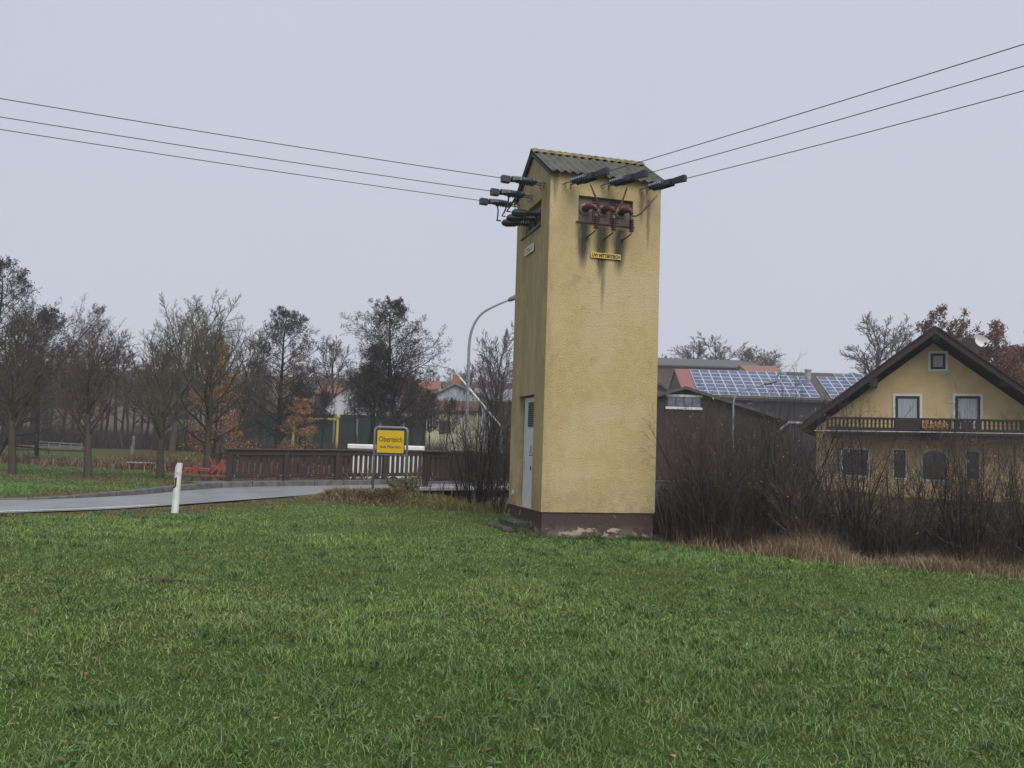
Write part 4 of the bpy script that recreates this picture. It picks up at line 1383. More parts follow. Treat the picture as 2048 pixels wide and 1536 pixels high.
hall('far_barn', 'long grey roofed barn on the rise beyond the solar barn', 'barn', 112, 1290, 1499, 718, 731, GREYR, mat('far_barn_wall', (.115, .085, .075), .9, .3, 1.5), 14)
hall('far_house', 'small building with orange tiled roof behind the solar panels', 'house', 96, 1478, 1550, 731, 744, ORR, HYEL, 7)
hut, hx = gable('timber_hut', 'grey boarded hut gable at the right edge behind the house', 'hut', 70.0, None, (2030, 689), (2012, 708), (2070, 716), 2.5, mat('grey_boards', (.10, .085, .08), .85, .3, 6, stretch=(9, 9, 1)), mat('hut_roof', (.13, .11, .07), .8), board=.2)
sh_, shx = gable('lean_to_shed', 'pale grey shed end just right of the tower', 'shed', 54.0, None, (1316, 765), (1290, 775), (1345, 785), 5.0, mat('pale_shed', (.20, .21, .22), .7), RIBROOF)

# ------------------------------------------------------------------ village left of the tower
t = NT('white_membrane')
WMEM = t.done(t.mix(t.ramp(t.noise(.7, 4, .6), .35, .65), (.52, .53, .55), (.42, .43, .46)), .7)
D = 88.0
ah = thing('arched_hall', 'white round arched hall seen through the alder trunks', 'hall', (W(735, 830, D).x, D, 0))
zb = gz(ah.location.x, D) - .3
ztop = W(735, 768, D).z
hwid = (838 - 632) / 2 / F_PX * D
n = 20
arc = [(hwid * math.cos(math.pi * k / n), 0, zb + (ztop - zb) * math.sin(math.pi * k / n) ** .8) for k in range(n + 1)]
MB().prism(arc, (0, .2, 0)).build('end_wall', WMEM, ah, fix=True)
mb = MB()
for k in range(n):
    a, b = Vector(arc[k]) * 1.0, Vector(arc[k + 1]) * 1.0
    mb.quad(a + Vector((0, -.3, .06)), b + Vector((0, -.3, .06)), b + Vector((0, 22, .06)), a + Vector((0, 22, .06)))
mb.build('barrel_roof', REDR, ah)
D = 72.0
GNET = NT('green_windbreak'); gn = GNET.noise(3, 4, .6, stretch=(3, 1, .3))
GNET = GNET.done(GNET.mix(GNET.ramp(gn, .3, .7), (.007, .019, .015), (.013, .031, .024)), .9)
a, b = W(480, 888, D), W(852, 892, D)
fz = W(680, 829, D).z
nf = thing('windbreak_fence', 'dark green windbreak net fence below the white hall', 'fence', (a.x, D, 0))
npan = 8
for k in range(npan):
    x0 = (b.x - a.x) * k / npan; x1 = (b.x - a.x) * (k + 1) / npan
    zb = gz(a.x + x0, D) - .1
    MB().box(x0 + .06, x1 - .06, -.02, .02, zb + .1, fz).build('net_panel', GNET, nf)
    MB().tube([(x0, 0, zb), (x0, 0, fz + .1)], .04, 6).build('fence_post', BOARD, nf)
D = 70.0
YP = mat('yellow_goal_paint', (.48, .39, .08), .5, .2)
ga, gb, gc = W(588, 838, D), W(675.5, 838, D), W(675.5, 868, D)
gl = thing('pipe_goal', 'yellow painted pipe frame standing before the green fence', 'goal', (ga.x, D, 0))
zg = gz(gb.x, D)
MB().tube([(0, 0, ga.z + .05), (gb.x - ga.x, 0, gb.z - .05)], .10, 8).build('crossbar', YP, gl)
for x in (0, gb.x - ga.x): MB().tube([(x, 0, zg - .3), (x, 0, gb.z + .12)], .11, 8).lathe((x, 0, gb.z + .1), (0, 0, 1), [(0, .2), (.2, .2), (.3, .08)], 8).build('upright', YP, gl)

CREAMW = mat('cream_house_wall', (.52, .52, .34), .9, .1, 2)
LGREY = mat('slate_blue_roof', (.17, .18, .20), .7, .2, 2)
BRR = mat('brown_house_roof', (.11, .055, .045), .8, .3, 3)
vh = hall('village_house', 'cream village house with brown roof and green door', 'house', 74, 828, 962, 801, 820, BRR, CREAMW, 9)
vo = vh.location
vp = lambda px, py, D=74.3: (W(px, py, D).x - vo.x, W(px, py, D).z)
for (x0, y0, x1, y1, m_, nm) in ((845, 826, 868, 860, GLASS, 'window'), (879, 842, 889, 868, mat('green_door', (.02, .05, .042), .5), 'door'), (889, 842, 901, 866, mat('brick_red_panel', (.10, .045, .04), .7), 'wall_panel'), (905, 828, 920, 838, mat('pale_shutter', (.5, .5, .5), .6), 'shutter')):
    a = vp(x0, y0); b = vp(x1, y1)
    MB().box(a[0], b[0], .24, .298, b[1], a[1]).build(nm, m_, vh)
    if nm == 'window':
        for k in range(4):
            x = a[0] + (b[0] - a[0]) * (k + .5) / 4
            MB().box(x - .04, x + .04, .20, .238, b[1], a[1]).build('window_bar', HWH, vh)
up, ux = gable('grey_roof_house', 'pale house with slate roof and brick chimney behind the cream house', 'house', 84, None, (911, 766), (862, 790), (985, 798), 10, mat('pale_grey_wall', (.36, .38, .42), .9, .1), LGREY)
q = W(913, 766, 86)
MB().cbox(q.x - ux - .38, q.x - ux + .38, 1.6, 2.4, q.z - 1, W(913, 750, 86).z, .03).build('chimney', mat('orange_brick', (.33, .13, .06), .8, .3, 10), up)
hall('red_roof_house', 'house with a red tiled roof peeping over the alder', 'house', 118, 838, 884, 762, 777, REDR, CREAMW, 9)
hall('brick_roof_house', 'low house with weathered red roof behind the left alders', 'house', 112, 640, 720, 770, 786, REDR, BOARD, 8)
hall('slate_barn', 'long slate grey barn roof left of the tower', 'barn', 92, 950, 1100, 778, 800, LGREY, BOARD, 10)
bp = thing('barrier_pole', 'white raised barrier pole slanting down behind the shrub', 'barrier', W(1006, 858, 60))
pa, pb = W(1006, 858, 60) - bp.location, W(912, 746, 60) - bp.location
MB().tube([pa, pa.lerp(pb, .92)], .075, 8).build('boom', HWH, bp)
MB().tube([pa.lerp(pb, .921), pb], .08, 8).build('boom_tip', mat('boom_grey', (.5, .5, .5), .5), bp)
MB().cbox(pa.x - .2, pa.x + .2, -.2, .2, -W(1006, 858, 60).z + .0, .25, .03).build('boom_stand', GALV, bp)

# far meadow furniture
WDK = mat('grey_jetty_wood', (.16, .15, .14), .8, .3, 4)
D = 66.0
o = W(100, 890, D)
jt = thing('pond_jetty', 'far wooden jetty with pale handrail at the wood edge', 'jetty', (o.x, D, gz(o.x, D)))
zz = W(100, 889, D).z - gz(o.x, D)
xa, xb = W(5, 886, D).x - o.x, W(172, 890, D).x - o.x
MB().box(xa, xb, -.6, .6, .15, .3).build('deck', WDK, jt)
JR = mat('pale_rail', (.20, .20, .205), .6)
zr1 = .62
MB().tube([(xb - 3.3, -.6, zr1), (xb, -.6, zr1 - .1)], .032, 6).tube([(xb - 3.3, -.6, zr1 - .2), (xb, -.6, zr1 - .26)], .025, 6).build('handrail', JR, jt)
for k in range(5): MB().tube([(xb - 3.3 + k * .82, -.6, .2), (xb - 3.3 + k * .82, -.6, zr1)], .04, 6).build('rail_post', JR, jt)
o = W(282, 930, 42)
bn = thing('plank_bench', 'low pale plank bench on the stream bank', 'bench', (o.x, 42, gz(o.x, 42)))
MB().cbox(-.62, .62, -.18, .18, .30, .36, .01).build('seat', mat('bench_pale', (.30, .30, .26), .8), bn)
for x in (-.5, .5): MB().cbox(x - .05, x + .05, -.15, .15, -.1, .30, .01).build('leg', WDK, bn)
o = W(266, 888, 64)
wp = thing('carved_post', 'slim pale wooden post standing at the wood edge', 'post', (o.x, 64, gz(o.x, 64)), 0)
MB().cbox(-.13, .13, -.12, .12, -.2, .62, .03).build('post_foot', mat('pale_post', (.20, .185, .185), .8, .35, 5), wp)
MB().lathe((.02, 0, .62), (0, 0, 1), [(0, .13), (.12, .15), (.16, .09), (.2, .12), (.34, .12), (.38, .07), (.44, .12), (.60, .11), (.74, .05)], 10).build('post_head', bpy.data.materials['pale_post'], wp)

# ------------------------------------------------------------------ trees
class Woody:
    """bare tree or shrub grown from simple branching rules; verts/tris in plain lists"""
    def __init__(s, seed):
        s.r = random.Random(seed)
        s.v = [[], []]; s.t = [[], []]     # 0 trunk and limbs, 1 finer crown
        s.leaf_v, s.leaf_t, s.leaf_c = [], [], []

    def seg_tube(s, pts, rad, n, part, point=True):
        V, T = s.v[part], s.t[part]
        o = len(V); m = len(pts)
        for i in range(m):
            x, y, z = pts[i]
            j = min(i + 1, m - 1); h = max(i - 1, 0)
            dx, dy, dz = pts[j][0] - pts[h][0], pts[j][1] - pts[h][1], pts[j][2] - pts[h][2]
            L = math.sqrt(dx * dx + dy * dy + dz * dz) or 1e-6
            dx /= L; dy /= L; dz /= L
            if abs(dz) < .9: ax, ay, az = dy, -dx, 0.0
            else: ax, ay, az = 0.0, dz, -dy
            q = math.sqrt(ax * ax + ay * ay + az * az) or 1e-6
            ax /= q; ay /= q; az /= q
            bx_, by_, bz_ = dy * az - dz * ay, dz * ax - dx * az, dx * ay - dy * ax
            if i == m - 1 and point:
                V.append((x, y, z)); break
            for k in range(n):
                c, w = CS[n][k]
                c *= rad[i]; w *= rad[i]
                V.append((x + ax * c + bx_ * w, y + ay * c + by_ * w, z + az * c + bz_ * w))
        for i in range(m - 1):
            a = o + i * n; b = a + n
            if i == m - 2 and point:
                for k in range(n): T.append((a + k, a + (k + 1) % n, b))
            else:
                for k in range(n):
                    k2 = (k + 1) % n
                    T.append((a + k, a + k2, b + k2)); T.append((a + k, b + k2, b + k))

    def grow(s, p, d, L, r, lvl, spec):
        R = s.r; sp = spec['lv'][lvl]
        n = sp['seg']
        pts = [p]; dirs = [d]
        x, y, z = p; dx, dy, dz = d
        st = L / n
        for i in range(n):
            g = sp['wig']
            dx += R.gauss(0, g); dy += R.gauss(0, g); dz += R.gauss(0, g) + sp['up']
            q = math.sqrt(dx * dx + dy * dy + dz * dz); dx /= q; dy /= q; dz /= q
            x += dx * st; y += dy * st; z += dz * st
            pts.append((x, y, z)); dirs.append((dx, dy, dz))
        last = lvl == len(spec['lv']) - 1
        rad = [r * (1 - (1 - sp.get('tip', .25)) * i / n) for i in range(n + 1)]
        s.seg_tube(pts, rad, sp['sides'], 0 if lvl <= spec['split'] else 1, True)
        if last:
            lf = spec.get('leaf')
            if lf:
                for k in range(lf['n']):
                    if R.random() > lf.get('p', 1): continue
                    i = R.randint(max(0, n - 1), n); c = pts[i]
                    s.add_leaf((c[0] + R.gauss(0, lf['sp']), c[1] + R.gauss(0, lf['sp']), c[2] + R.gauss(0, lf['sp'])), lf['s'] * R.uniform(.6, 1.3), lf['c'])
            return
        ch = spec['lv'][lvl + 1]
        m = ch['n'] if lvl == 0 else max(1, int(round(ch['n'] * R.uniform(.7, 1.3))))
        t0 = ch.get('t0', .15)
        phi = R.random() * 6.28
        for k in range(m):
            t = t0 + (1 - t0) * (k + R.random()) / m
            if t > .985: t = .985
            f = t * n; i = int(f); f -= i
            a, b = pts[i], pts[min(i + 1, n)]
            pos = (a[0] + (b[0] - a[0]) * f, a[1] + (b[1] - a[1]) * f, a[2] + (b[2] - a[2]) * f)
            D_ = dirs[min(i + 1, n)]
            phi += 2.4 + R.gauss(0, .5)
            ang = math.radians(ch['ang'] * (1 - ch.get('angt', 0) * t) + R.gauss(0, ch.get('angv', 9)))
            if abs(D_[2]) < .9: ux, uy, uz = D_[1], -D_[0], 0.0
            else: ux, uy, uz = 0.0, D_[2], -D_[1]
            q = math.sqrt(ux * ux + uy * uy + uz * uz) or 1e-6; ux /= q; uy /= q; uz /= q
            wx, wy, wz = D_[1] * uz - D_[2] * uy, D_[2] * ux - D_[0] * uz, D_[0] * uy - D_[1] * ux
            c, w_ = math.cos(phi), math.sin(phi); sa, ca = math.sin(ang), math.cos(ang)
            nd = (D_[0] * ca + (ux * c + wx * w_) * sa, D_[1] * ca + (uy * c + wy * w_) * sa, D_[2] * ca + (uz * c + wz * w_) * sa)
            if lvl == 0: Lc = spec['crown'](t) * R.uniform(.75, 1.15)
            else: Lc = L * ch['len'] * (1 - .55 * t) * R.uniform(.7, 1.25)
            rc_ = min(rad[min(i, n)] * ch.get('rr', .6), ch.get('rmax', 9)); rc_ = max(rc_, ch.get('rmin', .004))
            s.grow(pos, nd, Lc, rc_, lvl + 1, spec)

    def add_leaf(s, c, z, col):
        R = s.r; o = len(s.leaf_v)
        a = (R.gauss(0, 1), R.gauss(0, 1), R.gauss(0, 1)); b = (R.gauss(0, 1), R.gauss(0, 1), R.gauss(0, 1))
        qa = z / (math.sqrt(a[0] ** 2 + a[1] ** 2 + a[2] ** 2) + 1e-6); qb = .7 * z / (math.sqrt(b[0] ** 2 + b[1] ** 2 + b[2] ** 2) + 1e-6)
        for u, w in ((-1, 0), (0, -1), (1, 0), (0, 1)):
            s.leaf_v.append((c[0] + a[0] * qa * u + b[0] * qb * w, c[1] + a[1] * qa * u + b[1] * qb * w, c[2] + a[2] * qa * u + b[2] * qb * w))
            
        f = R.uniform(.6, 1.35); s.leaf_c += [(col[0] * f, col[1] * f * R.uniform(.9, 1.1), col[2] * f)] * 4
        s.leaf_t += [(o, o + 1, o + 2), (o, o + 2, o + 3)]

    def meshes(s, name, bark, twig, leafm=None):
        out = [('trunk', raw_mesh(name + '_trunk', np.array(s.v[0]), np.array(s.t[0]), bark, None, True)),
               ('crown', raw_mesh(name + '_crown', np.array(s.v[1]), np.array(s.t[1]), twig))]
        if s.leaf_v: out.append(('leaves', raw_mesh(name + '_leaves', np.array(s.leaf_v), np.array(s.leaf_t), leafm, np.array(s.leaf_c))))
        return out


CS = {n: [(math.cos(2 * math.pi * k / n), math.sin(2 * math.pi * k / n)) for k in range(n)] for n in (3, 4, 5, 6, 8, 10)}
LEAFM = attr_mat('leaf_colours', .7, .2)


def bark(name, c1, c2, moss=None):
    t = NT(name)
    n = t.noise(9, 5, .7, stretch=(3, 3, .6))
    c = t.mix(t.ramp(n, .35, .65), c1, c2)
    if moss: c = t.mix(t.ramp(t.noise(2.5, 4, .6), .48, .62), c, moss)
    t.bump(n, .02)
    return t.done(c, .9, 0, .15)


B_GREY = bark('bark_mossy_grey', (.085, .075, .062), (.050, .043, .036), (.072, .072, .028))
B_DARK = bark('bark_dark_alder', (.040, .034, .033), (.022, .019, .019))
B_ASH = bark('bark_pale_ash', (.105, .098, .075), (.06, .055, .042), (.085, .085, .04))
T_GREEN = mat('twig_olive', (.088, .080, .055), .85, .4, 2)
T_RED = mat('twig_purple_brown', (.118, .088, .080), .85, .4, 2)
T_DARK = mat('twig_dark', (.064, .055, .055), .85, .3, 2)
T_ASH = mat('twig_pale_olive', (.105, .095, .062), .85, .3, 2)


def tree_obj(name, label, meshes, loc, rz=0.0, sc=(1, 1, 1), group=None, cat='tree', lean=(0, 0)):
    o = thing(name, label, cat, loc, rz, group)
    o.scale = sc
    o.rotation_euler = (lean[0], lean[1], rz)
    for nm, me in meshes: obj(nm, me, o)
    return o


def spec_young(H, dense=1.0, ang=52, up=.10):
    cr = lambda t: H * (.11 + .43 * math.sin(math.pi * min(1, (t - .22) / .78 * .80 + .18)) ** .8)
    return dict(split=1, crown=cr, lv=[
        dict(seg=9, wig=.05, up=.02, sides=8, tip=.15),
        dict(n=int(24 * dense), t0=.30, ang=ang, angt=.35, seg=5, wig=.12, up=up, sides=5, rr=.42, rmax=.05),
        dict(n=10, len=.58, ang=42, seg=4, wig=.14, up=.06, sides=3, rr=.5, rmin=.008, rmax=.02, t0=.12),
        dict(n=6, len=.55, ang=40, seg=3, wig=.15, up=.05, sides=3, rmin=.006, rmax=.008),
        dict(n=4, len=.62, ang=38, seg=2, wig=.12, up=.04, sides=3, rmin=.005, rmax=.0055, tip=.3)])


def spec_alder(H, spread, n1=34, leafn=1, leafs=.034, lc=(.050, .038, .034), t0=.16):
    def cr(t):
        u = (t - t0) / (1 - t0)
        return spread * (.30 + .95 * math.sin(math.pi * min(1, .18 + .80 * u)) ** .9) * (1.05 - .45 * u)
    return dict(split=1, crown=cr, leaf=dict(n=leafn, sp=.05, s=leafs, c=lc, p=.8), lv=[
        dict(seg=12, wig=.045, up=.05, sides=8, tip=.10),
        dict(n=n1, t0=t0, ang=72, angt=.35, seg=6, wig=.10, up=.045, sides=4, rr=.34, rmax=.07),
        dict(n=9, len=.50, ang=48, seg=4, wig=.14, up=.03, sides=3, rr=.5, rmin=.012, rmax=.03, t0=.2),
        dict(n=6, len=.55, ang=45, seg=3, wig=.18, up=.02, sides=3, rmin=.009, rmax=.011),
        dict(n=4, len=.62, ang=45, seg=2, wig=.18, up=.0, sides=3, rmin=.007, rmax=.008, tip=.4)])


def spec_round(H, spread, up=.13, n1=15, t0=.22, twr=.010):
    def cr(t):
        u = (t - t0) / (1 - t0)
        return H * .10 + spread * (1.25 - .75 * u)
    return dict(split=2, crown=cr, lv=[
        dict(seg=8, wig=.07, up=.05, sides=8, tip=.2),
        dict(n=n1, t0=t0, ang=58, angt=.55, seg=7, wig=.10, up=up, sides=5, rr=.55, rmax=.12),
        dict(n=8, len=.52, ang=38, seg=5, wig=.12, up=.07, sides=4, rr=.55, rmin=.016, rmax=.045, t0=.25),
        dict(n=7, len=.52, ang=34, seg=3, wig=.13, up=.08, sides=3, rmin=twr * 1.3, rmax=twr * 1.8),
        dict(n=6, len=.62, ang=32, seg=2, wig=.12, up=.09, sides=3, rmin=twr, rmax=twr * 1.05, tip=.3)])


def make(seed, spec, L, r, name, bk, tw, d=(0, 0, 1)):
    w = Woody(seed)
    w.grow((0, 0, -.15), d, L + .15, r, 0, spec)
    return w.meshes(name, bk, tw, LEAFM)


def at(px, D): 
    x = W(px, 900, D).x
    return (x, D, gz(x, D) - .02)


def top_h(px, py, D):
    x = W(px, py, D)
    return x.z - gz(x.x, D)


# four young trees on the far verge
G = 'young roadside trees in the grass'
yt = [(28, 33.0, 612, T_GREEN, 'young tree with olive green twigs farthest left on the verge', 11, 1.15, 46),
      (180, 32.3, 650, T_RED, 'young tree with dense purplish twigs second from the left on the verge', 12, 1.3, 50),
      (322, 33.4, 668, T_GREEN, 'young forked tree with mossy trunk third from the left on the verge', 13, .75, 56),
      (414, 31.8, 645, T_ASH, 'young tree with pale ascending twigs beside the red cultivator', 14, 1.0, 58)]
for px, D, ty, tw, lb, sd_, dn, an in yt:
    H = top_h(px, ty, D) * .84
    tree_obj('young_tree', lb, make(sd_, spec_young(H, dn, an), H, .165, 'young', B_GREY, tw), at(px, D), 0, group=G)

# tall alders and the big ash behind them
H1 = top_h(565, 628, 52); ALD1 = make(21, spec_alder(H1, 2.9, 46, 2, .040), H1, .19, 'alder', B_DARK, T_DARK)
tree_obj('alder_tree', 'tall dark alder with layered branches left of the white hall', ALD1, at(552, 52))
H2 = top_h(790, 612, 50); ALD2 = make(22, spec_alder(H2, 3.2, 50, 2, .040, t0=.22), H2, .21, 'alder', B_DARK, T_DARK)
tree_obj('alder_tree', 'tallest dark alder with clumped crown above the town sign', ALD2, at(785, 50))
ald3 = make(23, spec_alder(7.2, 1.9, 26, 2, .040, t0=.46), 7.2, .12, 'alder', B_DARK, T_DARK)
for px, D, s_, rz, lb in ((733, 52, .98, .5, 'shorter alder with many stems before the white hall'), (771, 53, .80, 2.0, 'slim dark alder with bare stem at the right part of the white hall'), (752, 53.5, .86, 4.0, 'slim alder between the white hall and the tallest alder'), (838, 54, .66, 1.2, 'low spreading alder before the cream house'), (612, 56, .72, 5.0, 'small dark alder above the orange conifer')):
    tree_obj('alder_tree', lb, ald3, at(px, D), rz, (s_, s_, s_))
AIRY = make(24, spec_alder(H1, 3.0, 30, 1, .032), H1, .19, 'alder', B_DARK, T_DARK)
tree_obj('alder_tree', 'bent dark alder leaning right at the left side', AIRY, at(-34, 46), .8, (.72, .72, top_h(140, 572, 46) / H1 * 1.06), lean=(0, .40))
tree_obj('alder_tree', 'upright dark alder cut by the left edge of the picture', ALD2, at(-35, 47), 2.2, (.95, .95, top_h(-30, 535, 47) / H2))
tree_obj('alder_tree', 'dark alder behind the olive twigged young tree', ald3, at(75, 52), 3.2, (1.15, 1.15, top_h(75, 625, 52) / 7.2))
for px, D, s_, rz in ((640, 58, .62, .3), (714, 61, .80, 3.6), (750, 58, .82, 5.2), (808, 60, .78, .9), (824, 57, .70, 2.9), (862, 62, .66, 4.6), (890, 60, .60, 1.8)):
    tree_obj('alder_tree', 'slim alder of the row in front of the white hall and green fence', ald3, at(px, D), rz, (s_ * .8, s_ * .8, s_ * 1.05), 'slim alders in front of the hall and the green fence')
HA = top_h(345, 610, 60)
tree_obj('ash_tree', 'large bare ash with a wide round crown', make(31, spec_round(HA * .66, 4.6, .13, 18, .28, .012), HA * .84, .24, 'ash', B_ASH, T_ASH), at(343, 60))
OAK = make(32, spec_round(7.0, 3.6, .10, 15, .28, .016), 8.2, .26, 'oak', B_DARK, T_RED)
OAK2 = make(33, spec_round(6.0, 3.0, .16, 13, .3, .015), 8.0, .20, 'bare', B_DARK, T_RED)
oz = lambda px, ty, D: top_h(px, ty, D) / 10.0
for px, ty, D, M_, rz, w_, lb in ((1738, 634, 96, OAK, .3, 1.25, 'round bare oak on the rise left of the yellow house'),
                              (1455, 676, 124, OAK, 2.0, 1.7, 'broad bare tree above the grey far barn'),
                              (1512, 698, 126, OAK, 1.0, 1.6, 'low bare tree right of the broad one above the far barn'),
                              (1410, 690, 125, OAK, 3.0, 1.6, 'bare tree left of the broad one above the far barn'),
                              (1337, 698, 120, OAK2, 4.0, 1.3, 'small dark tree just right of the tower above the far barn'),
                              (1552, 684, 118, OAK2, 5.2, 1.5, 'bare tree with ascending branches beside the orange roof'),
                              (665, 663, 104, OAK2, .7, .95, 'pale bare tree in the gap between the two tall alders'),
                              (992, 668, 72, OAK, 4.4, .80, 'round bare tree cut by the left side of the tower'),
                              (905, 716, 100, OAK2, 2.6, .75, 'small bare tree on the hazy skyline left of the lamp'),
                              (470, 648, 66, OAK2, 1.9, .9, 'bare tree with upright twigs between the ash and the alder')):
    s_ = oz(px, ty, D)
    tree_obj('bare_tree', lb, M_, at(px, D), rz, (s_ * w_, s_ * w_, s_))

# the wood behind
GW = 'trees of the dark wood behind the meadow'
rr = random.Random(77)
WD = make(41, spec_alder(9.0, 2.1, 26, 1, .04, (.05, .04, .035), t0=.22), 9.0, .15, 'wood_tree', B_DARK, T_DARK)
WD2 = make(42, spec_round(6.5, 2.4, .2, 11, .3, .016), 7.6, .15, 'wood_tree', B_DARK, T_RED)
for k in range(52):
    px = -120 + k * 13.2 + rr.uniform(-8, 8)
    D = rr.uniform(70, 96)
    ty = 700 + 26 * math.sin(k * .9) + rr.uniform(-25, 30)
    if px > 470: ty += 45
    M_ = WD if rr.random() < .55 else WD2
    s_ = top_h(px, ty, D) / 9.2
    tree_obj('wood_tree', 'slender bare tree in the dark wood behind the meadow', M_, at(px, D), rr.uniform(0, 6), (s_ * 1.05, s_ * 1.05, s_), GW)
GH = 'trees on the hazy far ridge'
for k in range(34):
    px = 560 + k * 16.5 + rr.uniform(-8, 8); D = rr.uniform(210, 300)
    ty = 742 + rr.uniform(-10, 12)
    s_ = 1.5
    x = W(px, 800, D).x
    zt = W(px, ty, D).z
    tree_obj('ridge_tree', 'bare tree of the hazy ridge on the skyline', WD2 if k % 2 else WD, (x, D, zt - 13.5), rr.uniform(0, 6), (s_ * 1.5, s_ * 1.5, s_), GH)

# conifers turned orange, rusty beeches
def spec_larch(H, sp):
    cr = lambda t: sp * (1.12 - .95 * t)
    return dict(split=1, crown=cr, leaf=dict(n=9, sp=.07, s=.044, c=(.30, .155, .065), p=.95), lv=[
        dict(seg=8, wig=.02, up=.05, sides=6, tip=.1), dict(n=30, t0=.12, ang=84, angt=.25, seg=5, wig=.07, up=.015, sides=3, rr=.3, rmax=.03),
        dict(n=9, len=.40, ang=50, seg=3, wig=.1, up=-.03, sides=3, rmin=.006, rmax=.008), dict(n=3, len=.6, ang=40, seg=2, wig=.1, up=-.04, sides=3, rmin=.004, rmax=.005)])
HL = top_h(425, 690, 43)
LAR = make(51, spec_larch(HL, 2.3), HL, .10, 'conifer', B_DARK, T_RED)
tree_obj('orange_conifer', 'orange brown deciduous conifer behind the pale young tree', LAR, at(425, 43))
s_ = top_h(600, 800, 42) / HL
tree_obj('orange_conifer', 'small orange conifer above the left part of the railing', LAR, at(600, 42), 2.0, (s_ * 1.35, s_ * 1.35, s_))
s_ = top_h(578, 706, 84) / HL
tree_obj('orange_conifer', 'distant orange conifer glowing behind the left alder', LAR, at(578, 84), 1.0, (s_ * .8, s_ * .8, s_))
sb_ = spec_round(7.0, 2.8, .10, 15, .25, .012); sb_['leaf'] = dict(n=2, sp=.09, s=.085, c=(.165, .072, .050), p=.55)
BEE = make(52, sb_, 8.2, .2, 'beech', B_ASH, T_RED)
for px, ty, D, rz, lb in ((1903, 606, 62, .2, 'rust leaved beech rising behind the house ridge'), (1988, 640, 64, 2.5, 'rust leaved beech behind the satellite dish'), (2050, 655, 66, 4.4, 'rust leaved tree at the right picture edge'), (1845, 672, 68, 3.3, 'small rust leaved tree showing left of the house ridge')):
    s_ = top_h(px, ty, D) / 10.0
    tree_obj('beech_tree', lb, BEE, at(px, D), rz, (s_ * .85, s_ * .85, s_))
x = at(2045, 44)
tree_obj('rusty_shrub', 'low rust coloured shrub below the hut at the right edge', BEE, (x[0], 44, x[2]), 1.5, (.5, .5, top_h(2040, 715, 44) / 9.3), cat='shrub')

# ------------------------------------------------------------------ shrubs
def spec_shrub(H, n2=9, leaf=None):
    return dict(split=0, crown=lambda t: H * .42 * (1.15 - .7 * t), leaf=leaf, lv=[
        dict(seg=7, wig=.10, up=.04, sides=4, tip=.2), dict(n=n2, t0=.15, ang=38, seg=4, wig=.10, up=.06, sides=3, rr=.5, rmin=.0045, rmax=.012),
        dict(n=5, len=.5, ang=36, seg=3, wig=.12, up=.05, sides=3, rmin=.0032, rmax=.005), dict(n=3, len=.55, ang=34, seg=2, wig=.1, up=.04, sides=3, rmin=.0024, rmax=.003)])


def shrub_mesh(seed, H, ns, spread, tw, leaf=None, n2=9, stem=None):
    w = Woody(seed)
    for k in range(ns):
        a = w.r.random() * 6.28; tl = w.r.uniform(.05, spread)
        h_ = H * w.r.uniform(.65, 1.0)
        w.grow((.22 * math.cos(a) * w.r.random(), .22 * math.sin(a) * w.r.random(), -.1), (math.cos(a) * tl, math.sin(a) * tl, 1), h_, .019 * w.r.uniform(.6, 1.4), 0, spec_shrub(h_, n2, leaf))
    out = w.meshes('shrub', stem or tw, tw, LEAFM)
    return [('stems', out[0][1]), ('twigs', out[1][1])] + ([('leaves', out[2][1])] if len(out) > 2 else [])


S1 = shrub_mesh(61, 3.2, 17, .75, T_DARK, dict(n=1, sp=.02, s=.026, c=(.28, .19, .05), p=.025), stem=B_DARK)
S2 = shrub_mesh(62, 2.6, 16, .8, T_RED, dict(n=1, sp=.02, s=.026, c=(.30, .22, .06), p=.025), stem=B_GREY)
S3 = shrub_mesh(63, 2.9, 15, .6, T_DARK, stem=B_GREY)


def put_shrub(px, D, ms, sc, rz, lb, grp=None, zoff=0.0):
    p = at(px, D)
    return tree_obj('bare_shrub', lb, ms, (p[0], p[1], p[2] + zoff), rz, sc, grp, 'shrub')


put_shrub(960, 22.3, S1, (1.0, 1.0, 1.12), .3, 'largest bare dark shrub between the sign and the tower')
put_shrub(1003, 21.6, S2, (.7, .7, 1.15), 1.6, 'bare shrub hugging the left side of the tower')
put_shrub(938, 23.0, S3, (.8, .8, .85), 2.9, 'lower bare shrub in front of the shadowed railing')
put_shrub(985, 24.0, S1, (.9, .9, 1.2), 4.2, 'bare shrub standing in the stream cutting')
put_shrub(1418, 18.4, S3, (.9, .9, 1.05), .4, 'forked bare shrub standing out left in the thicket')
put_shrub(1400, 19.6, S2, (.9, .9, 1.05), 2.4, 'bare shrub beside the right side of the tower')
GS = 'bare shrubs of the thicket right of the tower'
rr = random.Random(9)
k = 0
for row in range(3):
    for j in range(13):
        px = 1385 + j * 58 + rr.uniform(-22, 22) + row * 20
        px = max(px, 1408 - 12 * row)
        X_ = W(px, 1000, 17.0).x
        D = float(hedge_front(X_)) + .9 + row * 1.25 + rr.uniform(-.3, .3)
        if px > 1650 and (row == 2 or (row == 1 and j % 2)): continue
        p = at(px, D)
        hs = rr.uniform(.80, 1.08) - .12 * row + (.10 if px < 1640 else 0)
        tree_obj('bare_shrub', 'slender bare shrub in the thicket right of the tower', (S1, S2, S3)[(j + row) % 3], p, rr.uniform(0, 6), (.72, .72, hs), GS, 'shrub')

# ------------------------------------------------------------------ ground plants as blades (stuff)
BLADE = attr_mat('blade_colours', .42, .45)


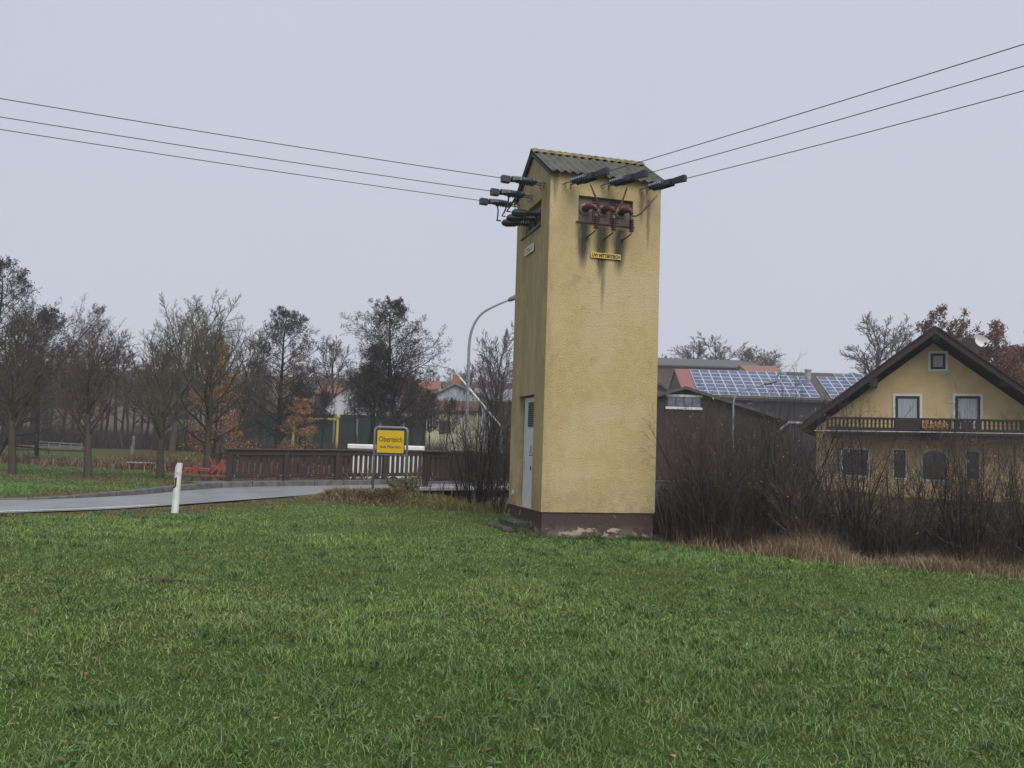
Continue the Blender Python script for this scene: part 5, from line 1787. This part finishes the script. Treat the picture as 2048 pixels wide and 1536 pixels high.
def blades(x, y, h, w, cols, bend, name, label, z=None, az=None, segs=2):
    """one thin bent blade per point"""
    n = len(x)
    z = ground(x, y) - .01 if z is None else z
    az = rng.random(n) * 2 * math.pi if az is None else az
    ca, sa = np.cos(az), np.sin(az)
    tw = rng.random(n) * 2 * math.pi
    wx, wy = np.cos(tw) * w, np.sin(tw) * w
    v = np.zeros((n, 5 if segs == 2 else 3, 3))
    def row(t):
        b = bend * t * t
        return x + ca * b * h, y + sa * b * h, z + h * t * (1 - .35 * np.minimum(bend, 1.4) * t)
    X0, Y0, Z0 = row(0.0)
    v[:, 0] = np.stack([X0 - wx, Y0 - wy, Z0], 1); v[:, 1] = np.stack([X0 + wx, Y0 + wy, Z0], 1)
    if segs == 2:
        X1, Y1, Z1 = row(.55)
        v[:, 2] = np.stack([X1 + wx * .8, Y1 + wy * .8, Z1], 1); v[:, 3] = np.stack([X1 - wx * .8, Y1 - wy * .8, Z1], 1)
        X2, Y2, Z2 = row(1.0); v[:, 4] = np.stack([X2, Y2, Z2], 1)
        T = np.array([[0, 1, 2], [0, 2, 3], [3, 2, 4]])
    else:
        X2, Y2, Z2 = row(1.0); v[:, 2] = np.stack([X2, Y2, Z2], 1)
        T = np.array([[0, 1, 2]])
    m = v.shape[1]
    tr_ = (np.arange(n)[:, None, None] * m + T[None]).reshape(-1, 3)
    me = raw_mesh(name, v.reshape(-1, 3), tr_, BLADE, np.repeat(cols, m, 0))
    o = obj(name, me)
    return struct(o, 'stuff', label)


def tcol(n, a, b, var=.25):
    f = rng.random((n, 1)); c = np.array(a) * (1 - f) + np.array(b) * f
    return c * rng.uniform(1 - var, 1 + var, (n, 1))


def clear(x, y):
    """True where plants may stand: off the road, off the tower and steps, out of the water"""
    rd, ri = seg_dist(x, y, R_MID); hw = np.interp(ri, np.arange(len(R_MID)), R_HW)
    dx, dy = x - .6165, y - 16.5
    lx = dx * math.cos(TPHI) + dy * math.sin(TPHI); ly = -dx * math.sin(TPHI) + dy * math.cos(TPHI)
    tow = (lx > -.02) & (lx < TA + .02) & (ly > -.02) & (ly < TB + .02)
    stp = (lx > -.5) & (lx < 0) & (ly > d1 - .12) & (ly < d2 + .15)
    sd, _ = seg_dist(x, y, STREAM)
    return (rd > hw + .02 + .15 * vnoise(x, y, .5, 21)) & ~tow & ~stp & (sd > 1.1)


for N, lo, hi, pw_, sg_, nm, lb in ((222000, 3.3, 10.2, 1.0, 2, 'meadow_grass', 'short wet green meadow grass in the foreground'), (400000, 10.2, 24.0, 1.1, 1, 'far_meadow_grass', 'short green meadow grass in front of the road and tower')):
    D = lo + (hi - lo) * rng.random(N) ** pw_
    X = (rng.random(N) * 2 - 1) * (.66 * D + 1.9)
    k = clear(X, D) & (~((X > 2.8) & (D > hedge_front(X) + .5)))
    X, D = X[k], D[k]; n = len(X)
    dry = dryness(X, D)
    patch = vnoise(X, D, 1.3, 31) * .6 + vnoise(X, D, .35, 32) * .4
    tall = smooth(.50, .80, patch)
    h = (.022 + .038 * rng.random(n)) * (1 + 1.1 * tall) * (1 - .25 * dry)
    w = (.0011 + .00031 * D) * rng.uniform(.7, 1.3, n) * (1.2 if sg_ == 1 else 1)
    g1_ = tcol(n, (.078, .146, .028), (.170, .262, .064), .42)
    tone = vnoise(X, D, 2.1, 33)[:, None]
    t2 = vnoise(X, D, .45, 34)[:, None]
    g1_ = g1_ * (.62 + .46 * tone + .34 * t2) * (1 + (vnoise(X, D, 3.1, 35)[:, None] - .5) * np.array([[.22, .0, -.05]]))
    yl = (rng.random(n) < .05 + .08 * smooth(.55, .8, vnoise(X, D, .9, 36)))[:, None]
    g1_ = np.where(yl, tcol(n, (.17, .16, .055), (.27, .22, .115)), g1_)
    st_ = tcol(n, (.19, .145, .065), (.12, .11, .04), .35)
    mx = (rng.random(n) < dry * .92)[:, None]
    blades(X, D, h, w, np.where(mx, st_, g1_), rng.uniform(.2, 1.4, n), nm, lb, segs=sg_)

# taller tufts in the foreground
cx = []
nt = 620
D0 = 4.0 + 13 * rng.random(nt) ** 1.3; X0 = (rng.random(nt) * 2 - 1) * (.64 * D0)
cnt = rng.integers(14, 46, nt)
X = np.repeat(X0, cnt) + rng.normal(0, .05, cnt.sum()); D = np.repeat(D0, cnt) + rng.normal(0, .05, cnt.sum())
k = clear(X, D) & (~((X > 2.8) & (D > hedge_front(X)))); X, D = X[k], D[k]; n = len(X)
blades(X, D, rng.uniform(.07, .16, n), (.0016 + .00030 * D) * rng.uniform(.7, 1.2, n), tcol(n, (.045, .098, .022), (.105, .175, .045), .3), rng.uniform(.4, 1.5, n), 'grass_tufts', 'taller darker grass tufts in the meadow')

# broad-leaved weeds, fallen leaves
n = 420
D = 3.9 + 9 * rng.random(n) ** 1.4; X = (rng.random(n) * 2 - 1) * .64 * D
lv_, lt_, lc_ = [], [], []
for i in range(n):
    w_ = Woody(i)
    fallen = i % 3 == 0
    zz = gz(X[i], D[i]) + (.028 if fallen else .025)
    for q in range(1 if fallen else 4):
        a_ = rng.random() * 6.28; L_ = (.032 if fallen else .026) * rng.uniform(.6, 1.3); ti = rng.uniform(-.4, .6)
        o_ = len(lv_); ca, sa = math.cos(a_), math.sin(a_)
        b0 = np.array([X[i], D[i], zz])
        pr = [(0, 0, 0), (.35, .30, .02), (.75, .24, .0), (1, 0, -.06), (.75, -.24, 0), (.35, -.30, .02)]
        for (a, b, c) in pr:
            lv_.append(b0 + L_ * 1.6 * np.array([ca * a - sa * b, sa * a + ca * b, a * ti * .6 + c + (abs(b) * .5 if fallen else 0)]))
        lt_ += [(o_, o_ + 1, o_ + 5), (o_ + 1, o_ + 2, o_ + 4), (o_ + 1, o_ + 4, o_ + 5), (o_ + 2, o_ + 3, o_ + 4)]
        c = np.array((.16, .070, .026) if fallen else (.055, .12, .03)) * rng.uniform(.6, 1.5)
        if fallen and rng.random() < .3: c = np.array((.30, .19, .095)) * rng.uniform(.7, 1.1)
        lc_ += [c] * 6
struct(obj('fallen_leaves', raw_mesh('fallen_leaves', np.array(lv_), np.array(lt_), BLADE, np.array(lc_))), 'stuff', 'scattered brown fallen leaves and small weeds in the grass')

# longer grass against the foot of the tower
N = 4200
sd_ = rng.random(N) * (TA + TB + .8)
lx = np.where(sd_ < TA + .4, sd_ - .2, -.05 - .10 * rng.random(N)); ly = np.where(sd_ < TA + .4, -.03 - .14 * rng.random(N) ** 1.5, sd_ - TA - .4)
X = .6165 + lx * math.cos(TPHI) - ly * math.sin(TPHI); D = 16.5 + lx * math.sin(TPHI) + ly * math.cos(TPHI)
k = clear(X, D); X, D = X[k], D[k]; n = len(X)
cg = np.where((rng.random(n) < .35)[:, None], tcol(n, (.15, .12, .055), (.10, .085, .04)), tcol(n, (.05, .095, .024), (.09, .15, .04), .3))
blades(X, D, rng.uniform(.05, .20, n) * (.4 + vnoise(X, D, .4, 95)), .004 * rng.uniform(.6, 1.4, n), cg, rng.uniform(.2, 1.2, n), 'tower_foot_grass', 'longer ragged grass along the plinth of the tower')

# molehill
mh = W(328, 1196, 9.6)
v_, f_ = [], []
for q in range(150):
    a_ = rng.random() * 6.28; r_ = abs(rng.normal(0, .5))
    c0 = np.array([r_ * math.cos(a_) * .30 - .10 * (q % 3), r_ * math.sin(a_) * .16, max(0, .028 * (1 - r_)) + .004])
    e_ = rng.uniform(.008, .026); o_ = len(v_)
    for d_ in ((1, 0, 0), (-1, 0, 0), (0, 1, 0), (0, -1, 0), (0, 0, .8), (0, 0, -.8)): v_.append(c0 + e_ * (np.array(d_) + rng.normal(0, .22, 3)))
    f_ += [(o_ + i, o_ + j, o_ + k) for i, j, k in ((0, 2, 4), (2, 1, 4), (1, 3, 4), (3, 0, 4), (2, 0, 5), (1, 2, 5), (3, 1, 5), (0, 3, 5))]
mo = obj('molehill', raw_mesh('molehill', np.array(v_), np.array(f_), mat('crumbly_soil', (.105, .070, .055), .95, .4, 20, bump=.02, bscale=30)), None, (mh.x, mh.y, gz(mh.x, mh.y)))
tag(mo, 'small reddish brown molehill in the left part of the meadow', 'molehill')

# far meadow grass beyond the road
N = 110000
D = 20 + 42 * rng.random(N) ** 1.3; px = rng.uniform(-200, 900, N)
X = (px - 1024) / F_PX * D
rd, ri = seg_dist(X, D, R_MID)
k = clear(X, D) & ~((D < 25) & (X > -5)); X, D = X[k], D[k]; n = len(X)
dry = dryness(X, D)
c = np.where((rng.random(n) < dry * .95)[:, None], tcol(n, (.15, .11, .05), (.10, .06, .035), .35), tcol(n, (.06, .12, .024), (.105, .175, .042), .25))
blades(X, D, rng.uniform(.03, .085, n), .0005 * D * rng.uniform(.7, 1.3, n), c, rng.uniform(.2, 1.1, n), 'verge_grass', 'grass of the far meadow beyond the road', segs=1)

# brown weeds along the stream banks
N = 60000
s_ = 4 + rng.random(N) * 27; i0 = s_.astype(int); fr_ = (s_ - i0)[:, None]
P = STREAM[i0, :2] * (1 - fr_) + STREAM[np.minimum(i0 + 1, len(STREAM) - 1), :2] * fr_
off = rng.normal(0, 1, (N, 2)) * .9
P = P + off + np.sign(rng.random(N) - .5)[:, None] * np.array([[.3, .5]]) * rng.uniform(1.5, 3.5, (N, 1))
X, D = P[:, 0], P[:, 1]
sd, _ = seg_dist(X, D, STREAM)
k = clear(X, D) & (sd < 4.6) & (vnoise(X, D, 1.5, 51) > .15) & (D > 23.5) & (X > -75); X, D = X[k], D[k]; n = len(X)
hh_ = rng.uniform(.25, .85, n) * (.5 + .8 * vnoise(X, D, 2.0, 52))
blades(X, D, hh_, .00035 * D * rng.uniform(.6, 1.5, n) + .002, tcol(n, (.10, .050, .038), (.155, .095, .055), .45), rng.uniform(.1, .9, n), 'bank_weeds', 'reddish brown dead weeds along the stream banks')

# brush under the wood
N = 60000
px = rng.uniform(-230, 905, N); D = rng.uniform(72, 90, N); X = (px - 1024) / F_PX * D
hh_ = rng.uniform(.5, 2.6, N) * (.45 + .75 * vnoise(X, D * 0 + 3, 3.0, 61))
blades(X, D, hh_, .018 * rng.uniform(.4, 1.6, N), tcol(N, (.024, .020, .018), (.050, .038, .032), .5), rng.uniform(.0, .6, N), 'wood_undergrowth', 'dark tangled brush along the edge of the wood', segs=1)
N = 30000
px = rng.uniform(440, 880, N); D = rng.uniform(56, 69, N); X = (px - 1024) / F_PX * D
blades(X, D, rng.uniform(.5, 2.3, N) * (.35 + .85 * vnoise(X, D * 0 + 7, 1.6, 63)), .014 * rng.uniform(.4, 1.6, N), tcol(N, (.028, .023, .021), (.060, .046, .040), .5), rng.uniform(.0, .8, N), 'fence_brush', 'bare dark brush in front of the green windbreak', segs=1)
N = 26000
px = rng.uniform(840, 1040, N); D = rng.uniform(31, 58, N); X = (px - 1024) / F_PX * D
k = clear(X, D); X, D = X[k], D[k]; n = len(X)
blades(X, D, rng.uniform(.3, 1.5, n) * (.4 + .8 * vnoise(X, D, 2.5, 62)), .010 * rng.uniform(.4, 1.6, n), tcol(n, (.035, .028, .022), (.075, .060, .040), .5), rng.uniform(.0, .7, n), 'bank_brush', 'dry brush beyond the bridge railings', segs=1)

# thicket right of the tower: stems, bramble leaves, dry grass in front
N = 52000
X = rng.uniform(2.75, 13.5, N); D = hedge_front(X) + .35 + 4.2 * rng.random(N) ** .9
k = clear(X, D) & (X < .72 * D + .8); X, D = X[k], D[k]; n = len(X)
hh_ = rng.uniform(.5, 1.9, n) * (.5 + .75 * vnoise(X, D, .8, 71)) * (1 - .50 * smooth(5.4, 6.6, X))
blades(X, D, hh_, .0034 * rng.uniform(.5, 1.6, n), tcol(n, (.045, .034, .033), (.105, .078, .072), .5), rng.uniform(.0, 1.3, n), 'thicket_stems', 'dense tangle of dark stems in the thicket right of the tower')
N = 46000
X = rng.uniform(2.9, 13.5, N); D = hedge_front(X) + .7 + 3.2 * rng.random(N)
k = clear(X, D) & (X < .72 * D + .8); X, D = X[k], D[k]; n = len(X)
zt = ground(X, D) + rng.random(n) ** 1.3 * 1.25 * (1 - .25 * smooth(5.4, 6.6, X)) * (.45 + .8 * vnoise(X, D, 1.4, 72))
c = tcol(n, (.014, .024, .012), (.030, .042, .020), .4)
c = np.where((rng.random(n) < .012)[:, None], tcol(n, (.24, .20, .05), (.30, .25, .10)), c)
blades(X, D, rng.uniform(.03, .075, n), rng.uniform(.012, .026, n), c, rng.uniform(1.2, 3.5, n), 'bramble_leaves', 'dark green bramble leaves low in the thicket', z=zt, segs=1)
N = 46000
X = rng.uniform(3.2, 13.5, N); e = rng.normal(0, .42, N)
D = hedge_front(X) + .15 + e
dens = (smooth(3.8, 6.0, X) * .92 + .08) * smooth(.05, .45, vnoise(X, D, .8, 82))
k = clear(X, D) & (rng.random(N) < dens) & (X < .72 * D + .8); X, D, e = X[k], D[k], e[k]; n = len(X)
hh_ = rng.uniform(.10, .46, n) * (.35 + 1.1 * vnoise(X, D, .7, 81)) * (1 + .8 * smooth(-.2, .6, e))
blades(X, D, hh_, .0034 * rng.uniform(.5, 1.5, n), tcol(n, (.34, .255, .15), (.20, .135, .085), .4), rng.uniform(.1, 1.3, n), 'dry_grass', 'tan dry grass fringe in front of the thicket')

# heap of leaves and weeds round the sign
N = 16000
X = -2.9 + rng.normal(0, 1.15, N); D = 22.6 + rng.normal(0, .42, N)
k = clear(X, D); X, D = X[k], D[k]; n = len(X)
c = np.where((rng.random(n) < .55)[:, None], tcol(n, (.13, .062, .042), (.24, .155, .085), .4), tcol(n, (.22, .18, .075), (.13, .135, .045), .35))
blades(X, D, rng.uniform(.04, .22, n) * (.3 + vnoise(X, D, .5, 91)), rng.uniform(.004, .013, n), c, rng.uniform(.3, 2.0, n), 'sign_weeds', 'heap of brown leaves and weeds round the foot of the town sign')
N = 5000
X = -.9 + rng.normal(0, .9, N); D = 22.3 + rng.normal(0, .5, N)
k = clear(X, D); X, D = X[k], D[k]; n = len(X)
blades(X, D, rng.uniform(.10, .34, n), rng.uniform(.003, .007, n), tcol(n, (.23, .20, .06), (.14, .15, .045), .35), rng.uniform(.3, 1.3, n), 'bank_grass', 'yellowish long grass on the bank left of the tower')
gs = shrub_mesh(64, .75, 14, .8, T_GREEN, dict(n=2, sp=.03, s=.035, c=(.15, .145, .055), p=.55), 5)
p = at(815, 23.6)
tree_obj('green_bush', 'small leafy yellow green bush at the right leg of the town sign', gs, p, 0, (.9, .9, .85), cat='bush')

# ------------------------------------------------------------------ damp November air
t = NT('haze')
t.n.remove(t.p)
vol = t.n.new('ShaderNodeVolumePrincipled')
vol.inputs['Color'].default_value = (.93, .95, 1, 1)
vol.inputs['Density'].default_value = .0008
out = [q for q in t.n if q.type == 'OUTPUT_MATERIAL'][0]
t.l.new(vol.outputs[0], out.inputs['Volume'])
hz = MB().box(-460, 460, -70, 540, -8, 62).build('haze', t.m)
hz['kind'] = 'stuff'
hz['label'] = 'thin grey November haze over the far trees'
